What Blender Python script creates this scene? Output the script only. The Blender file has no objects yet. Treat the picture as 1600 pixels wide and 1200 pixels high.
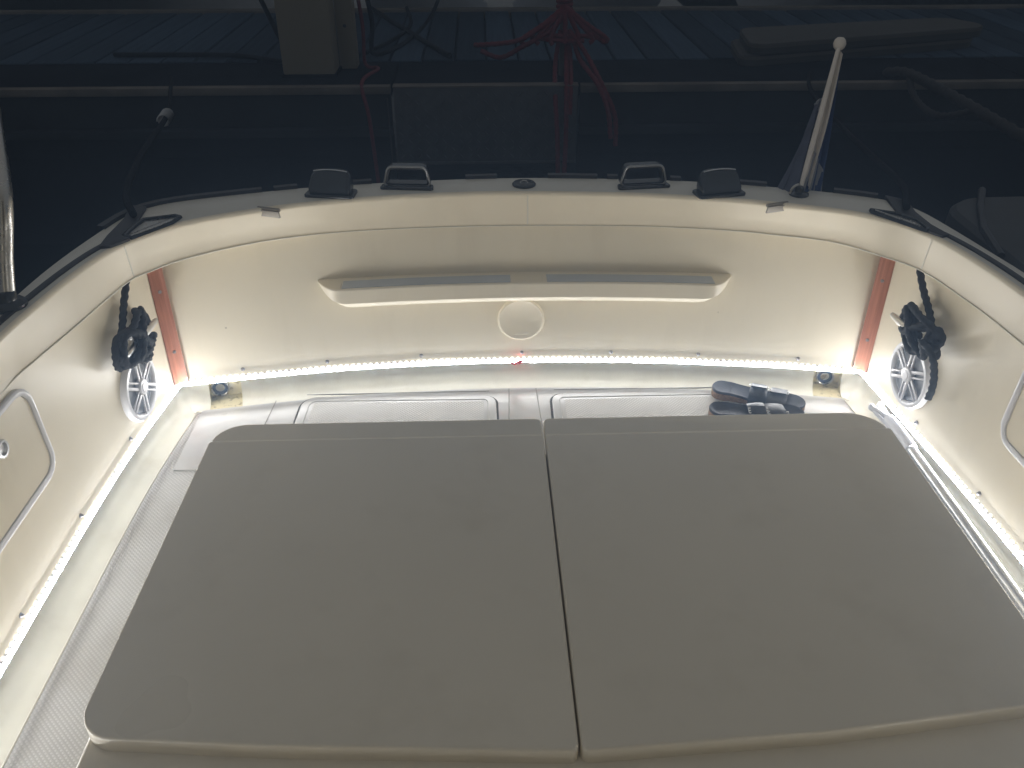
import bpy, bmesh, math, random
from mathutils import Vector, Matrix
from math import pi, sin, cos, radians, sqrt, atan2
random.seed(7)
SC = bpy.context.scene
COL = SC.collection

# ------------------------------------------------------------------ camera, world, exposure
PITCH, YAW = 32.314, 1.976
cam_d = bpy.data.cameras.new('camera')
cam = bpy.data.objects.new('camera', cam_d)
COL.objects.link(cam)
cam.location = (0, 0, 1.31)
cam.rotation_euler = (radians(90 - PITCH), 0, radians(-YAW))
cam_d.sensor_width = 36
cam_d.lens = 36 * 1347 / 1600
cam_d.clip_start = 0.02
cam_d.clip_end = 200
SC.camera = cam

world = bpy.data.worlds.new('World')
SC.world = world
world.use_nodes = True
bg = world.node_tree.nodes['Background']
bg.inputs['Color'].default_value = (1.0, 0.97, 0.90, 1)
bg.inputs['Strength'].default_value = 0.215          # glow of a harbour night sky

LED_STRENGTH = 88.0
HAZE_DENSITY = 0.052
SC.view_settings.view_transform = 'Standard'
SC.view_settings.look = 'None'
SC.view_settings.exposure = 0.0
SC.view_settings.gamma = 1.0
SC.render.engine = 'CYCLES'
SC.cycles.use_denoising = True
SC.cycles.max_bounces = 10
SC.cycles.diffuse_bounces = 6
SC.cycles.glossy_bounces = 4
SC.cycles.sample_clamp_indirect = 8.0

# ------------------------------------------------------------------ materials
def new_mat(name):
    m = bpy.data.materials.new(name)
    m.use_nodes = True
    nt = m.node_tree
    return m, nt, nt.nodes['Principled BSDF']

def mat(name, col, rough=0.5, metal=0.0, var=0.08, vscale=6.0, bump=0.0, bscale=60.0, spots=0.0, spot_scale=12.0,
        spot_col=(0.12, 0.10, 0.07), coat=0.0, detail=4.0, spec=0.5, grime=0.0):
    """Principled surface: slow colour variation, optional fine relief, sparse specks of dirt."""
    m, nt, b = new_mat(name)
    N, L = nt.nodes.new, nt.links.new
    tc = N('ShaderNodeTexCoord')
    nz = N('ShaderNodeTexNoise'); nz.inputs['Scale'].default_value = vscale; nz.inputs['Detail'].default_value = detail
    L(tc.outputs['Object'], nz.inputs['Vector'])
    rp = N('ShaderNodeValToRGB')
    c0 = [max(0, c * (1 - var)) for c in col]; c1 = [min(1, c * (1 + var)) for c in col]
    rp.color_ramp.elements[0].position = 0.3; rp.color_ramp.elements[1].position = 0.7
    rp.color_ramp.elements[0].color = (*c0, 1); rp.color_ramp.elements[1].color = (*c1, 1)
    L(nz.outputs['Fac'], rp.inputs['Fac'])
    out = rp.outputs['Color']
    if spots > 0:
        vo = N('ShaderNodeTexVoronoi'); vo.inputs['Scale'].default_value = spot_scale
        L(tc.outputs['Object'], vo.inputs['Vector'])
        # only some of the cells carry a speck, each of its own size
        sep = N('ShaderNodeSeparateColor'); L(vo.outputs['Color'], sep.inputs['Color'])
        sz = N('ShaderNodeMapRange'); sz.inputs['From Min'].default_value = 0.55; sz.inputs['From Max'].default_value = 1.0
        sz.inputs['To Min'].default_value = 0.0; sz.inputs['To Max'].default_value = 0.045
        L(sep.outputs['Red'], sz.inputs['Value'])
        lt = N('ShaderNodeMath'); lt.operation = 'LESS_THAN'
        L(vo.outputs['Distance'], lt.inputs[0]); L(sz.outputs['Result'], lt.inputs[1])
        ml = N('ShaderNodeMath'); ml.operation = 'MULTIPLY'; ml.inputs[1].default_value = spots
        L(lt.outputs[0], ml.inputs[0])
        mx = N('ShaderNodeMix'); mx.data_type = 'RGBA'
        L(ml.outputs[0], mx.inputs['Factor']); L(out, mx.inputs['A']); mx.inputs['B'].default_value = (*spot_col, 1)
        out = mx.outputs['Result']
    if grime > 0:
        gm = N('ShaderNodeMapping'); gm.inputs['Scale'].default_value = (5.0, 5.0, 1.1)
        L(tc.outputs['Object'], gm.inputs['Vector'])
        gn = N('ShaderNodeTexNoise'); gn.inputs['Scale'].default_value = 1.7; gn.inputs['Detail'].default_value = 9; gn.inputs['Roughness'].default_value = 0.62
        L(gm.outputs['Vector'], gn.inputs['Vector'])
        gr_ = N('ShaderNodeMapRange'); gr_.inputs['From Min'].default_value = 0.52; gr_.inputs['From Max'].default_value = 0.78; gr_.inputs['To Max'].default_value = grime
        L(gn.outputs['Fac'], gr_.inputs['Value'])
        gx = N('ShaderNodeMix'); gx.data_type = 'RGBA'
        L(gr_.outputs['Result'], gx.inputs['Factor']); L(out, gx.inputs['A']); gx.inputs['B'].default_value = (0.36, 0.30, 0.19, 1)
        out = gx.outputs['Result']
    L(out, b.inputs['Base Color'])
    b.inputs['Metallic'].default_value = metal
    b.inputs['Specular IOR Level'].default_value = spec
    n2 = N('ShaderNodeTexNoise'); n2.inputs['Scale'].default_value = vscale * 2.3
    L(tc.outputs['Object'], n2.inputs['Vector'])
    mr = N('ShaderNodeMapRange'); mr.inputs['To Min'].default_value = max(0, rough - 0.06); mr.inputs['To Max'].default_value = min(1, rough + 0.06)
    L(n2.outputs['Fac'], mr.inputs['Value']); L(mr.outputs['Result'], b.inputs['Roughness'])
    b.inputs['Coat Weight'].default_value = coat
    b.inputs['Coat Roughness'].default_value = 0.12
    if bump > 0:
        nb = N('ShaderNodeTexNoise'); nb.inputs['Scale'].default_value = bscale; nb.inputs['Detail'].default_value = 3
        L(tc.outputs['Object'], nb.inputs['Vector'])
        bp = N('ShaderNodeBump'); bp.inputs['Strength'].default_value = bump; bp.inputs['Distance'].default_value = 0.002
        L(nb.outputs['Fac'], bp.inputs['Height']); L(bp.outputs['Normal'], b.inputs['Normal'])
    return m

CREAM = (0.795, 0.73, 0.59)
M = {}
M['gelcoat'] = mat('cream_gelcoat', CREAM, 0.40, var=0.04, vscale=2.2, bump=0.06, bscale=14, spots=0.5, spot_scale=9, grime=0.14)
M['lip'] = mat('cream_gelcoat_lip', (0.89, 0.81, 0.655), 0.42, var=0.04, vscale=3, bump=0.05, bscale=10, spots=0.4, spot_scale=10, grime=0.10)  # wall cream lightened to imitate the stronger light on the lip
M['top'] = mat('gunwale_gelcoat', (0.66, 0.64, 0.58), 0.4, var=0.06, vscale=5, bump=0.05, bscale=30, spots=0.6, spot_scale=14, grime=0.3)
M['lid'] = mat('engine_lid_gelcoat', (0.82, 0.765, 0.66), 0.30, var=0.035, vscale=2.0, bump=0.10, bscale=9, spots=0.75, spot_scale=7, spot_col=(0.10, 0.08, 0.06), grime=0.11)
M['white'] = mat('white_plastic', (0.74, 0.75, 0.80), 0.35, var=0.03)
M['grey_pad'] = mat('grey_pad', (0.50, 0.53, 0.56), 0.7, var=0.06, bump=0.2, bscale=300)
M['wood'] = None
M['black'] = mat('black_rubber', (0.022, 0.024, 0.03), 0.5, var=0.2, bump=0.1, bscale=80)
M['black_gloss'] = mat('black_plastic', (0.022, 0.027, 0.034), 0.20, var=0.1)
M['steel'] = mat('stainless_steel', (0.50, 0.49, 0.47), 0.28, metal=1.0, var=0.05, vscale=20)
M['dull_steel'] = mat('dull_steel', (0.33, 0.34, 0.36), 0.35, metal=0.9, var=0.08, vscale=30)
M['alu'] = mat('aluminium', (0.72, 0.73, 0.75), 0.33, metal=1.0, var=0.06, vscale=30)
M['snap'] = mat('dull_snap', (0.30, 0.29, 0.30), 0.4, metal=0.8, var=0.2, vscale=90)
M['rope'] = mat('black_rope', (0.009, 0.012, 0.019), 0.8, var=0.35, vscale=120, bump=0.6, bscale=500)
M['cone'] = mat('speaker_cone', (0.22, 0.24, 0.28), 0.5, var=0.1)
M['silver'] = mat('silver_spoke', (0.72, 0.72, 0.77), 0.4, metal=0.0, var=0.04)
M['navy'] = mat('navy_leather', (0.017, 0.022, 0.036), 0.48, var=0.25, vscale=40, bump=0.35, bscale=220)
M['footbed'] = mat('navy_footbed', (0.026, 0.032, 0.050), 0.75, var=0.25, vscale=30, bump=0.3, bscale=300)
M['cork'] = mat('cork_sole', (0.24, 0.155, 0.10), 0.85, var=0.35, vscale=160, bump=0.5, bscale=250)
M['seam'] = mat('seam_sealant', (0.80, 0.77, 0.68), 0.5, var=0.05)
M['gap'] = mat('dark_gap', (0.05, 0.045, 0.04), 0.8, var=0.2)
M['line'] = mat('black_line', (0.008, 0.009, 0.012), 0.9, var=0.3, vscale=80, spec=0.05)
M['plate'] = mat('brushed_plate', (0.30, 0.28, 0.25), 0.55, metal=0.6, var=0.1, vscale=60)
M['bore'] = mat('drain_bore', (0.035, 0.05, 0.085), 0.7, var=0.2)
M['dark_wood'] = mat('dark_cabin_wood', (0.06, 0.03, 0.018), 0.5, var=0.3, vscale=8)
M['groove'] = mat('deck_groove', (0.30, 0.29, 0.28), 0.6, var=0.1)
M['red'] = mat('red_tape', (0.55, 0.03, 0.03), 0.4, var=0.15, vscale=300)
M['pole_white'] = mat('white_lacquered_wood', (0.72, 0.67, 0.61), 0.4, var=0.06, vscale=20)
M['flag_blue'] = mat('blue_flag_cloth', (0.022, 0.05, 0.15), 0.85, var=0.2, vscale=20, bump=0.4, bscale=400)
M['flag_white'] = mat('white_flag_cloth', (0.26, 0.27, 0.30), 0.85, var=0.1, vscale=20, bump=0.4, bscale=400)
M['flag_red'] = mat('dark_flag_cloth', (0.07, 0.08, 0.12), 0.85, var=0.2, vscale=20, bump=0.4, bscale=400)
M['plank'] = mat('blue_lit_plank', (0.04, 0.07, 0.10), 0.5, var=0.35, vscale=5, bump=0.5, bscale=40, spec=0.0)
def plank_mat():
    m, nt, b = new_mat('blue_lit_plank')
    N, L = nt.nodes.new, nt.links.new
    tc = N('ShaderNodeTexCoord'); oi = N('ShaderNodeObjectInfo')
    mp = N('ShaderNodeMapping'); mp.inputs['Scale'].default_value = (60, 2.2, 30)
    L(tc.outputs['Object'], mp.inputs['Vector']); L(oi.outputs['Location'], mp.inputs['Location'])
    nz = N('ShaderNodeTexNoise'); nz.inputs['Scale'].default_value = 1.0; nz.inputs['Detail'].default_value = 7
    L(mp.outputs['Vector'], nz.inputs['Vector'])
    rp = N('ShaderNodeValToRGB')
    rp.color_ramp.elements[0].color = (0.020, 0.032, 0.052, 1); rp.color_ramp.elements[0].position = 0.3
    rp.color_ramp.elements[1].color = (0.042, 0.066, 0.104, 1); rp.color_ramp.elements[1].position = 0.72  # blue lamplight on the dock is put into the wood colour
    L(nz.outputs['Fac'], rp.inputs['Fac'])
    mr = N('ShaderNodeMapRange'); mr.inputs['To Min'].default_value = 0.6; mr.inputs['To Max'].default_value = 1.25
    L(oi.outputs['Random'], mr.inputs['Value'])
    mx = N('ShaderNodeMix'); mx.data_type = 'RGBA'; mx.blend_type = 'MULTIPLY'; mx.inputs['Factor'].default_value = 1
    L(rp.outputs['Color'], mx.inputs['A']); L(mr.outputs['Result'], mx.inputs['B'])
    L(mx.outputs['Result'], b.inputs['Base Color'])
    bp = N('ShaderNodeBump'); bp.inputs['Strength'].default_value = 0.5; bp.inputs['Distance'].default_value = 0.002
    L(nz.outputs['Fac'], bp.inputs['Height']); L(bp.outputs['Normal'], b.inputs['Normal'])
    b.inputs['Roughness'].default_value = 0.8; b.inputs['Specular IOR Level'].default_value = 0.03
    return m
M['plank'] = plank_mat()
M['plank_dark'] = mat('dark_dock_board', (0.010, 0.011, 0.015), 0.9, var=0.3, vscale=4, bump=0.5, bscale=40, spec=0.0)
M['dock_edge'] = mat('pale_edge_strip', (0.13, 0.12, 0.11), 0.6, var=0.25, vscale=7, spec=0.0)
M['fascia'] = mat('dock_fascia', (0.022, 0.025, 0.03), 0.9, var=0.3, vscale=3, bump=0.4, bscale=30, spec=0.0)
M['pedestal'] = mat('beige_pedestal', (0.21, 0.19, 0.15), 0.6, var=0.05, vscale=4)
M['tread'] = mat('tread_plate', (0.055, 0.06, 0.07), 0.5, metal=0.2, var=0.2, vscale=20)
M['red_rope'] = mat('red_rope', (0.10, 0.006, 0.014), 0.85, var=0.3, vscale=60, bump=0.5, bscale=300)
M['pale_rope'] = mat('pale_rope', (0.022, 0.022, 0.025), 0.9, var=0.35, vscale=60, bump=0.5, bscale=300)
M['cable'] = mat('black_cable', (0.006, 0.007, 0.010), 0.8, var=0.2, spec=0.1)
M['post'] = mat('galvanised_post', (0.10, 0.095, 0.09), 0.5, metal=0.3, var=0.15, vscale=15)
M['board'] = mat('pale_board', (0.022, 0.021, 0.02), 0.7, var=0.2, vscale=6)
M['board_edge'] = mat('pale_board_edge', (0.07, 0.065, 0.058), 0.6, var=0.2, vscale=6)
M['hull_far'] = mat('far_hull', (0.09, 0.12, 0.17), 0.5, var=0.12, vscale=1.5)
M['hull_dark'] = mat('dark_hull', (0.03, 0.035, 0.045), 0.4, var=0.2, vscale=1.5)
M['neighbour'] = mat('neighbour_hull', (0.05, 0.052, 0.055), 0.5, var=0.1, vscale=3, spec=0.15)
M['hull'] = mat('white_hull', (0.6, 0.58, 0.52), 0.35, var=0.05, vscale=2)

def wood_mat():
    m, nt, b = new_mat('varnished_mahogany')
    N, L = nt.nodes.new, nt.links.new
    tc = N('ShaderNodeTexCoord'); mp = N('ShaderNodeMapping'); mp.inputs['Scale'].default_value = (90, 90, 5)
    L(tc.outputs['Object'], mp.inputs['Vector'])
    nz = N('ShaderNodeTexNoise'); nz.inputs['Scale'].default_value = 1.6; nz.inputs['Detail'].default_value = 6
    L(mp.outputs['Vector'], nz.inputs['Vector'])
    rp = N('ShaderNodeValToRGB')
    rp.color_ramp.elements[0].color = (0.35, 0.125, 0.072, 1); rp.color_ramp.elements[0].position = 0.3
    rp.color_ramp.elements[1].color = (0.54, 0.225, 0.140, 1); rp.color_ramp.elements[1].position = 0.7
    L(nz.outputs['Fac'], rp.inputs['Fac']); L(rp.outputs['Color'], b.inputs['Base Color'])
    bp = N('ShaderNodeBump'); bp.inputs['Strength'].default_value = 0.25; bp.inputs['Distance'].default_value = 0.001
    L(nz.outputs['Fac'], bp.inputs['Height']); L(bp.outputs['Normal'], b.inputs['Normal'])
    b.inputs['Roughness'].default_value = 0.35
    return m
M['wood'] = wood_mat()

def nonslip_mat():
    """White deck gelcoat with a moulded diamond non-slip relief and a little grime."""
    m, nt, b = new_mat('nonslip_deck')
    N, L = nt.nodes.new, nt.links.new
    tc = N('ShaderNodeTexCoord')
    w = []
    for a in (45, -45):
        mp = N('ShaderNodeMapping'); mp.inputs['Rotation'].default_value = (0, 0, radians(a))
        L(tc.outputs['Object'], mp.inputs['Vector'])
        wv = N('ShaderNodeTexWave'); wv.inputs['Scale'].default_value = 46; wv.inputs['Distortion'].default_value = 0
        L(mp.outputs['Vector'], wv.inputs['Vector']); w.append(wv)
    mul = N('ShaderNodeMath'); mul.operation = 'MULTIPLY'
    L(w[0].outputs['Fac'], mul.inputs[0]); L(w[1].outputs['Fac'], mul.inputs[1])
    nz = N('ShaderNodeTexNoise'); nz.inputs['Scale'].default_value = 5; nz.inputs['Detail'].default_value = 6
    L(tc.outputs['Object'], nz.inputs['Vector'])
    rp = N('ShaderNodeValToRGB')
    rp.color_ramp.elements[0].color = (0.50, 0.485, 0.46, 1); rp.color_ramp.elements[0].position = 0.28
    rp.color_ramp.elements[1].color = (0.62, 0.615, 0.61, 1); rp.color_ramp.elements[1].position = 0.62
    L(nz.outputs['Fac'], rp.inputs['Fac'])
    mr = N('ShaderNodeMapRange'); mr.inputs['To Min'].default_value = 0.80; mr.inputs['To Max'].default_value = 1.0
    mr.inputs['From Max'].default_value = 0.35
    L(mul.outputs[0], mr.inputs['Value'])
    mx = N('ShaderNodeMix'); mx.data_type = 'RGBA'; mx.blend_type = 'MULTIPLY'; mx.inputs['Factor'].default_value = 1
    L(rp.outputs['Color'], mx.inputs['A']); L(mr.outputs['Result'], mx.inputs['B'])
    L(mx.outputs['Result'], b.inputs['Base Color'])
    bp = N('ShaderNodeBump'); bp.inputs['Strength'].default_value = 0.55; bp.inputs['Distance'].default_value = 0.0012
    L(mul.outputs[0], bp.inputs['Height']); L(bp.outputs['Normal'], b.inputs['Normal'])
    b.inputs['Roughness'].default_value = 0.42
    return m
M['nonslip'] = nonslip_mat()
M['cove'] = mat('floor_edge_gelcoat', (0.64, 0.62, 0.53), 0.33, var=0.06, vscale=8, bump=0.05, bscale=20, spots=0.8, spot_scale=16, spot_col=(0.22, 0.17, 0.09), grime=0.4)
M['deck_plain'] = mat('deck_gelcoat', (0.52, 0.52, 0.525), 0.30, var=0.05, vscale=7, bump=0.04, bscale=20, spots=0.6, spot_scale=14, spot_col=(0.2, 0.17, 0.12), grime=0.3)

def drain_mat():
    m, nt, b = new_mat('stained_drain')
    N, L = nt.nodes.new, nt.links.new
    tc = N('ShaderNodeTexCoord')
    nz = N('ShaderNodeTexNoise'); nz.inputs['Scale'].default_value = 60; nz.inputs['Detail'].default_value = 6
    L(tc.outputs['Object'], nz.inputs['Vector'])
    rp = N('ShaderNodeValToRGB')
    rp.color_ramp.elements[0].color = (0.14, 0.115, 0.045, 1); rp.color_ramp.elements[0].position = 0.28
    rp.color_ramp.elements[1].color = (0.60, 0.54, 0.36, 1); rp.color_ramp.elements[1].position = 0.46
    L(nz.outputs['Fac'], rp.inputs['Fac']); L(rp.outputs['Color'], b.inputs['Base Color'])
    b.inputs['Roughness'].default_value = 0.5
    return m
M['drain'] = drain_mat()

def emit_mat(name, col, s):
    m, nt, b = new_mat(name)
    b.inputs['Base Color'].default_value = (0.8, 0.8, 0.8, 1)
    b.inputs['Emission Color'].default_value = (*col, 1)
    b.inputs['Emission Strength'].default_value = s
    return m
M['led'] = emit_mat('lit_band', (0.99, 0.985, 0.97), LED_STRENGTH)
M['bead'] = emit_mat('lit_led', (0.99, 0.985, 0.97), 2.2)

def water_mat():
    m, nt, b = new_mat('harbour_water')
    N, L = nt.nodes.new, nt.links.new
    b.inputs['Base Color'].default_value = (0.006, 0.010, 0.013, 1)
    b.inputs['Roughness'].default_value = 0.08
    b.inputs['Specular IOR Level'].default_value = 0.08
    tc = N('ShaderNodeTexCoord')
    nz = N('ShaderNodeTexNoise'); nz.inputs['Scale'].default_value = 3.2; nz.inputs['Detail'].default_value = 4
    L(tc.outputs['Object'], nz.inputs['Vector'])
    bp = N('ShaderNodeBump'); bp.inputs['Strength'].default_value = 0.35; bp.inputs['Distance'].default_value = 0.04
    L(nz.outputs['Fac'], bp.inputs['Height']); L(bp.outputs['Normal'], b.inputs['Normal'])
    return m
M['water'] = water_mat()

# ------------------------------------------------------------------ mesh helpers
class MB:
    def __init__(self): self.v = []; self.f = []
    def add(self, vs, fs, mx=None):
        o = len(self.v)
        self.v += [tuple(mx @ Vector(p)) if mx else tuple(p) for p in vs]
        self.f += [tuple(i + o for i in f) for f in fs]
        return self
    def grid(self, rows, cu=False, cv=False, mx=None):
        n, k = len(rows), len(rows[0])
        vs = [p for r in rows for p in r]; fs = []
        for i in range(n if cu else n - 1):
            for j in range(k if cv else k - 1):
                a = i * k + j; b2 = i * k + (j + 1) % k; i2 = (i + 1) % n
                fs.append((a, b2, i2 * k + (j + 1) % k, i2 * k + j))
        return self.add(vs, fs, mx)
    def box(self, lo, hi, mx=None, bev=0.0, seg=2):
        bm = bmesh.new(); bmesh.ops.create_cube(bm, size=1)
        for v in bm.verts:
            for i in range(3): v.co[i] = lo[i] if v.co[i] < 0 else hi[i]
        if bev > 0:
            bmesh.ops.bevel(bm, geom=bm.edges[:], offset=bev, segments=seg, affect='EDGES', profile=0.5)
        bm.verts.index_update()
        self.add([v.co[:] for v in bm.verts], [[v.index for v in f.verts] for f in bm.faces], mx); bm.free()
        return self
    def tube(self, pts, r, n=10, caps=True, strands=0, twist=0.0, amp=0.16, mx=None):
        """Round tube along points; r a number or list. With strands it is a laid rope."""
        P = [Vector(p) for p in pts]
        T = []
        for i in range(len(P)):
            t = P[min(i + 1, len(P) - 1)] - P[max(i - 1, 0)]
            T.append(t.normalized() if t.length > 1e-9 else Vector((0, 0, 1)))
        up = Vector((0, 0, 1)) if abs(T[0].z) < 0.9 else Vector((1, 0, 0))
        nn = T[0].cross(up).normalized(); rows = []; s = 0
        for i in range(len(P)):
            if i:
                s += (P[i] - P[i - 1]).length
                nn = (nn - T[i] * nn.dot(T[i])).normalized()
            bb = T[i].cross(nn); ri = r[i] if isinstance(r, (list, tuple)) else r
            row = []
            for k in range(n):
                th = 2 * pi * k / n
                q = ri * (1 + amp * cos(strands * (th - twist * s))) if strands else ri
                row.append(P[i] + (nn * cos(th) + bb * sin(th)) * q)
            rows.append([tuple(p) for p in row])
        o = len(self.v); self.grid(rows, cv=True, mx=mx)
        if caps:
            k = len(rows) - 1
            self.f.append(tuple(o + j for j in range(n))[::-1]); self.f.append(tuple(o + k * n + j for j in range(n)))
        return self
    def lathe(self, prof, n=32, mx=None, closed=False):
        """prof: (radius, height) pairs, revolved about local z."""
        rows = [[(r * cos(2 * pi * k / n), r * sin(2 * pi * k / n), h) for k in range(n)] for r, h in prof]
        o = len(self.v); self.grid(rows, cu=closed, cv=True, mx=mx)
        if not closed:
            m = len(rows)
            self.f.append(tuple(o + j for j in range(n))[::-1]); self.f.append(tuple(o + (m - 1) * n + j for j in range(n)))
        return self
    def slab(self, outline, z0, z1, fil=0.0, mx=None, bottom=True):
        """Plate with a given (x,y) outline (counter-clockwise) and a filleted top edge."""
        rings = [(0, z0)] if bottom else []
        if fil > 0:
            for a in (0, 22.5, 45, 67.5, 90):
                rings.append((fil * (1 - cos(radians(a))), z1 - fil + fil * sin(radians(a))))
        else:
            rings.append((0, z1))
        rows = []
        for ins, z in rings:
            rows.append([(x, y, z) for x, y in inset(outline, ins)])
        o = len(self.v); k = len(outline); self.grid(rows, cv=True, mx=mx)
        self.f.append(tuple(o + (len(rows) - 1) * k + j for j in range(k)))
        if bottom: self.f.append(tuple(o + j for j in range(k))[::-1])
        return self
    def build(self, name, m, parent=None, ang=35, loc=None, kind=None, label=None):
        me = bpy.data.meshes.new(name)
        me.from_pydata(self.v, [], self.f); me.update()
        bm = bmesh.new(); bm.from_mesh(me)
        bmesh.ops.recalc_face_normals(bm, faces=bm.faces[:]); bm.to_mesh(me); bm.free()
        for p in me.polygons: p.use_smooth = True
        me.set_sharp_from_angle(angle=radians(ang))
        me.materials.append(m)
        o = bpy.data.objects.new(name, me); COL.objects.link(o)
        if parent: o.parent = parent
        if loc: o.location = loc
        if kind: o['kind'] = kind
        if label: o['label'] = label
        return o

def inset(poly, d):
    """Move a counter-clockwise outline inwards by d."""
    if d == 0: return list(poly)
    n = len(poly); out = []
    for i in range(n):
        p0, p, p1 = Vector(poly[i - 1]), Vector(poly[i]), Vector(poly[(i + 1) % n])
        a = (p - p0); b = (p1 - p)
        na = Vector((-a.y, a.x)).normalized() if a.length > 1e-9 else None
        nb = Vector((-b.y, b.x)).normalized() if b.length > 1e-9 else None
        na = na or nb; nb = nb or na
        m = (na + nb); m = m.normalized() if m.length > 1e-6 else na
        q = p + m * (d / max(0.4, m.dot(na))); out.append((q.x, q.y))
    return out

def rpoly(corners, seg=6):
    """Rounded polygon. corners: (x, y, radius), counter-clockwise."""
    out = []; n = len(corners)
    for i in range(n):
        x, y, r = corners[i]
        p = Vector((x, y)); a = Vector(corners[i - 1][:2]) - p; b = Vector(corners[(i + 1) % n][:2]) - p
        if r <= 0: out.append((x, y)); continue
        a.normalize(); b.normalize(); ang = a.angle(b); t = r / math.tan(ang / 2)
        c = p + (a + b).normalized() * (r / sin(ang / 2))
        s, e = p + a * t - c, p + b * t - c
        a0 = atan2(s.y, s.x); a1 = atan2(e.y, e.x)
        da = (a1 - a0 + pi) % (2 * pi) - pi
        for k in range(seg + 1):
            th = a0 + da * k / seg; out.append((c.x + r * cos(th), c.y + r * sin(th)))
    return out

def cr(pts, step=0.02):
    """Catmull-Rom through points, resampled."""
    P = [Vector(p) for p in pts]; P = [P[0] * 2 - P[1]] + P + [P[-1] * 2 - P[-2]]
    out = []
    for i in range(1, len(P) - 2):
        p0, p1, p2, p3 = P[i - 1:i + 3]
        n = max(1, int((p2 - p1).length / step))
        for k in range(n):
            t = k / n
            out.append(0.5 * ((2 * p1) + (p2 - p0) * t + (2 * p0 - 5 * p1 + 4 * p2 - p3) * t * t + (3 * p1 - p0 - 3 * p2 + p3) * t ** 3))
    out.append(P[-2]); return out

def resample(pts, step):
    P = [Vector(p) for p in pts]; out = [P[0].copy()]; left = step
    for a, b in zip(P, P[1:]):
        d = (b - a).length; pos = 0
        while d - pos >= left:
            pos += left; out.append(a.lerp(b, pos / d)); left = step
        left -= d - pos
    return out

def resample_n(pts, n):
    P = [Vector(p) for p in pts]; ds = [0]
    for a, b in zip(P, P[1:]): ds.append(ds[-1] + (b - a).length)
    out = []; j = 0
    for i in range(n):
        t = ds[-1] * i / (n - 1)
        while j < len(P) - 2 and ds[j + 1] < t: j += 1
        out.append(P[j].lerp(P[j + 1], (t - ds[j]) / max(1e-9, ds[j + 1] - ds[j])))
    return out

def off2(pts, d):
    """Offset a 2-D path to its right-hand side (inboard) by d."""
    out = []
    for i in range(len(pts)):
        p = Vector(pts[i][:2]); a = Vector(pts[max(i - 1, 0)][:2]); b = Vector(pts[min(i + 1, len(pts) - 1)][:2])
        t1 = (p - a) if i else (b - p); t2 = (b - p) if i < len(pts) - 1 else (p - a)
        n1 = Vector((t1.y, -t1.x)).normalized(); n2 = Vector((t2.y, -t2.x)).normalized()
        m = (n1 + n2).normalized(); out.append(p + m * (d / max(0.5, m.dot(n1))))
    return out

def empty(name, loc=(0, 0, 0), parent=None, mx=None):
    o = bpy.data.objects.new(name, None); COL.objects.link(o); o.empty_display_size = 0.05
    if mx is not None: o.matrix_world = mx
    else: o.location = loc
    if parent: o.parent = parent
    return o
def tag(o, label=None, cat=None, group=None, kind=None):
    for k, v in (('label', label), ('category', cat), ('group', group), ('kind', kind)):
        if v: o[k] = v
    return o
def frame(o, u, v, n):
    """Matrix with local axes u, v, n at origin o."""
    u, v, n = Vector(u).normalized(), Vector(v).normalized(), Vector(n).normalized()
    m = Matrix.Identity(4)
    for i in range(3): m[i][0] = u[i]; m[i][1] = v[i]; m[i][2] = n[i]; m[i][3] = o[i]
    return m
def dup(o, parent=None, loc=None):
    c = o.copy(); COL.objects.link(c)
    if parent: c.parent = parent
    if loc: c.location = loc
    for ch in list(o.children):
        d = ch.copy(); COL.objects.link(d); d.parent = c; d.matrix_parent_inverse = ch.matrix_parent_inverse
    return c
BX = lambda name, lo, hi, m, parent=None, bev=0.003, **k: MB().box(lo, hi, bev=bev).build(name, m, parent, **k)

# ------------------------------------------------------------------ the setting: water, dock
w = MB().grid([[(-40, -30, -0.42), (40, -30, -0.42)], [(-40, 50, -0.42), (40, 50, -0.42)]]).build('water', M['water'])
tag(w, 'black still harbour water between the boat and the dock', kind='structure')

DZ = 0.35
dock = empty('dock', (0, 4.1, 0))
tag(dock, 'dark wooden dock with pale edge strip behind the boat', kind='structure')
dock_mx = (0, -4.1, 0)
def dpart(mb, name, m, **k):
    return mb.build(name, m, dock, loc=dock_mx, **k)
dpart(MB().box((-5.3, 4.64, 0.28), (6.8, 6.1, 0.305), bev=.003), 'gap_shade_board', M['plank_dark'])  # added dark sheet that gives the plank gaps their shade
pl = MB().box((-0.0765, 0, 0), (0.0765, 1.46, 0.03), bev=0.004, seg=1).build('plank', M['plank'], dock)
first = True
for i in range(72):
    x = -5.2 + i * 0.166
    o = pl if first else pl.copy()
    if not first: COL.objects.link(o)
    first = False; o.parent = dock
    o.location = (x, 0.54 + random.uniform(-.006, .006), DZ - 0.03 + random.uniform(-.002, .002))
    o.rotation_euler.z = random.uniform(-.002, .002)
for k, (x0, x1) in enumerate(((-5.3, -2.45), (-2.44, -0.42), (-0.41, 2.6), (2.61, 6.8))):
    dpart(MB().box((x0, 4.135, DZ - 0.06), (x1, 4.63, DZ - 0.004), bev=0.005), 'edge_board', M['plank_dark'])
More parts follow.
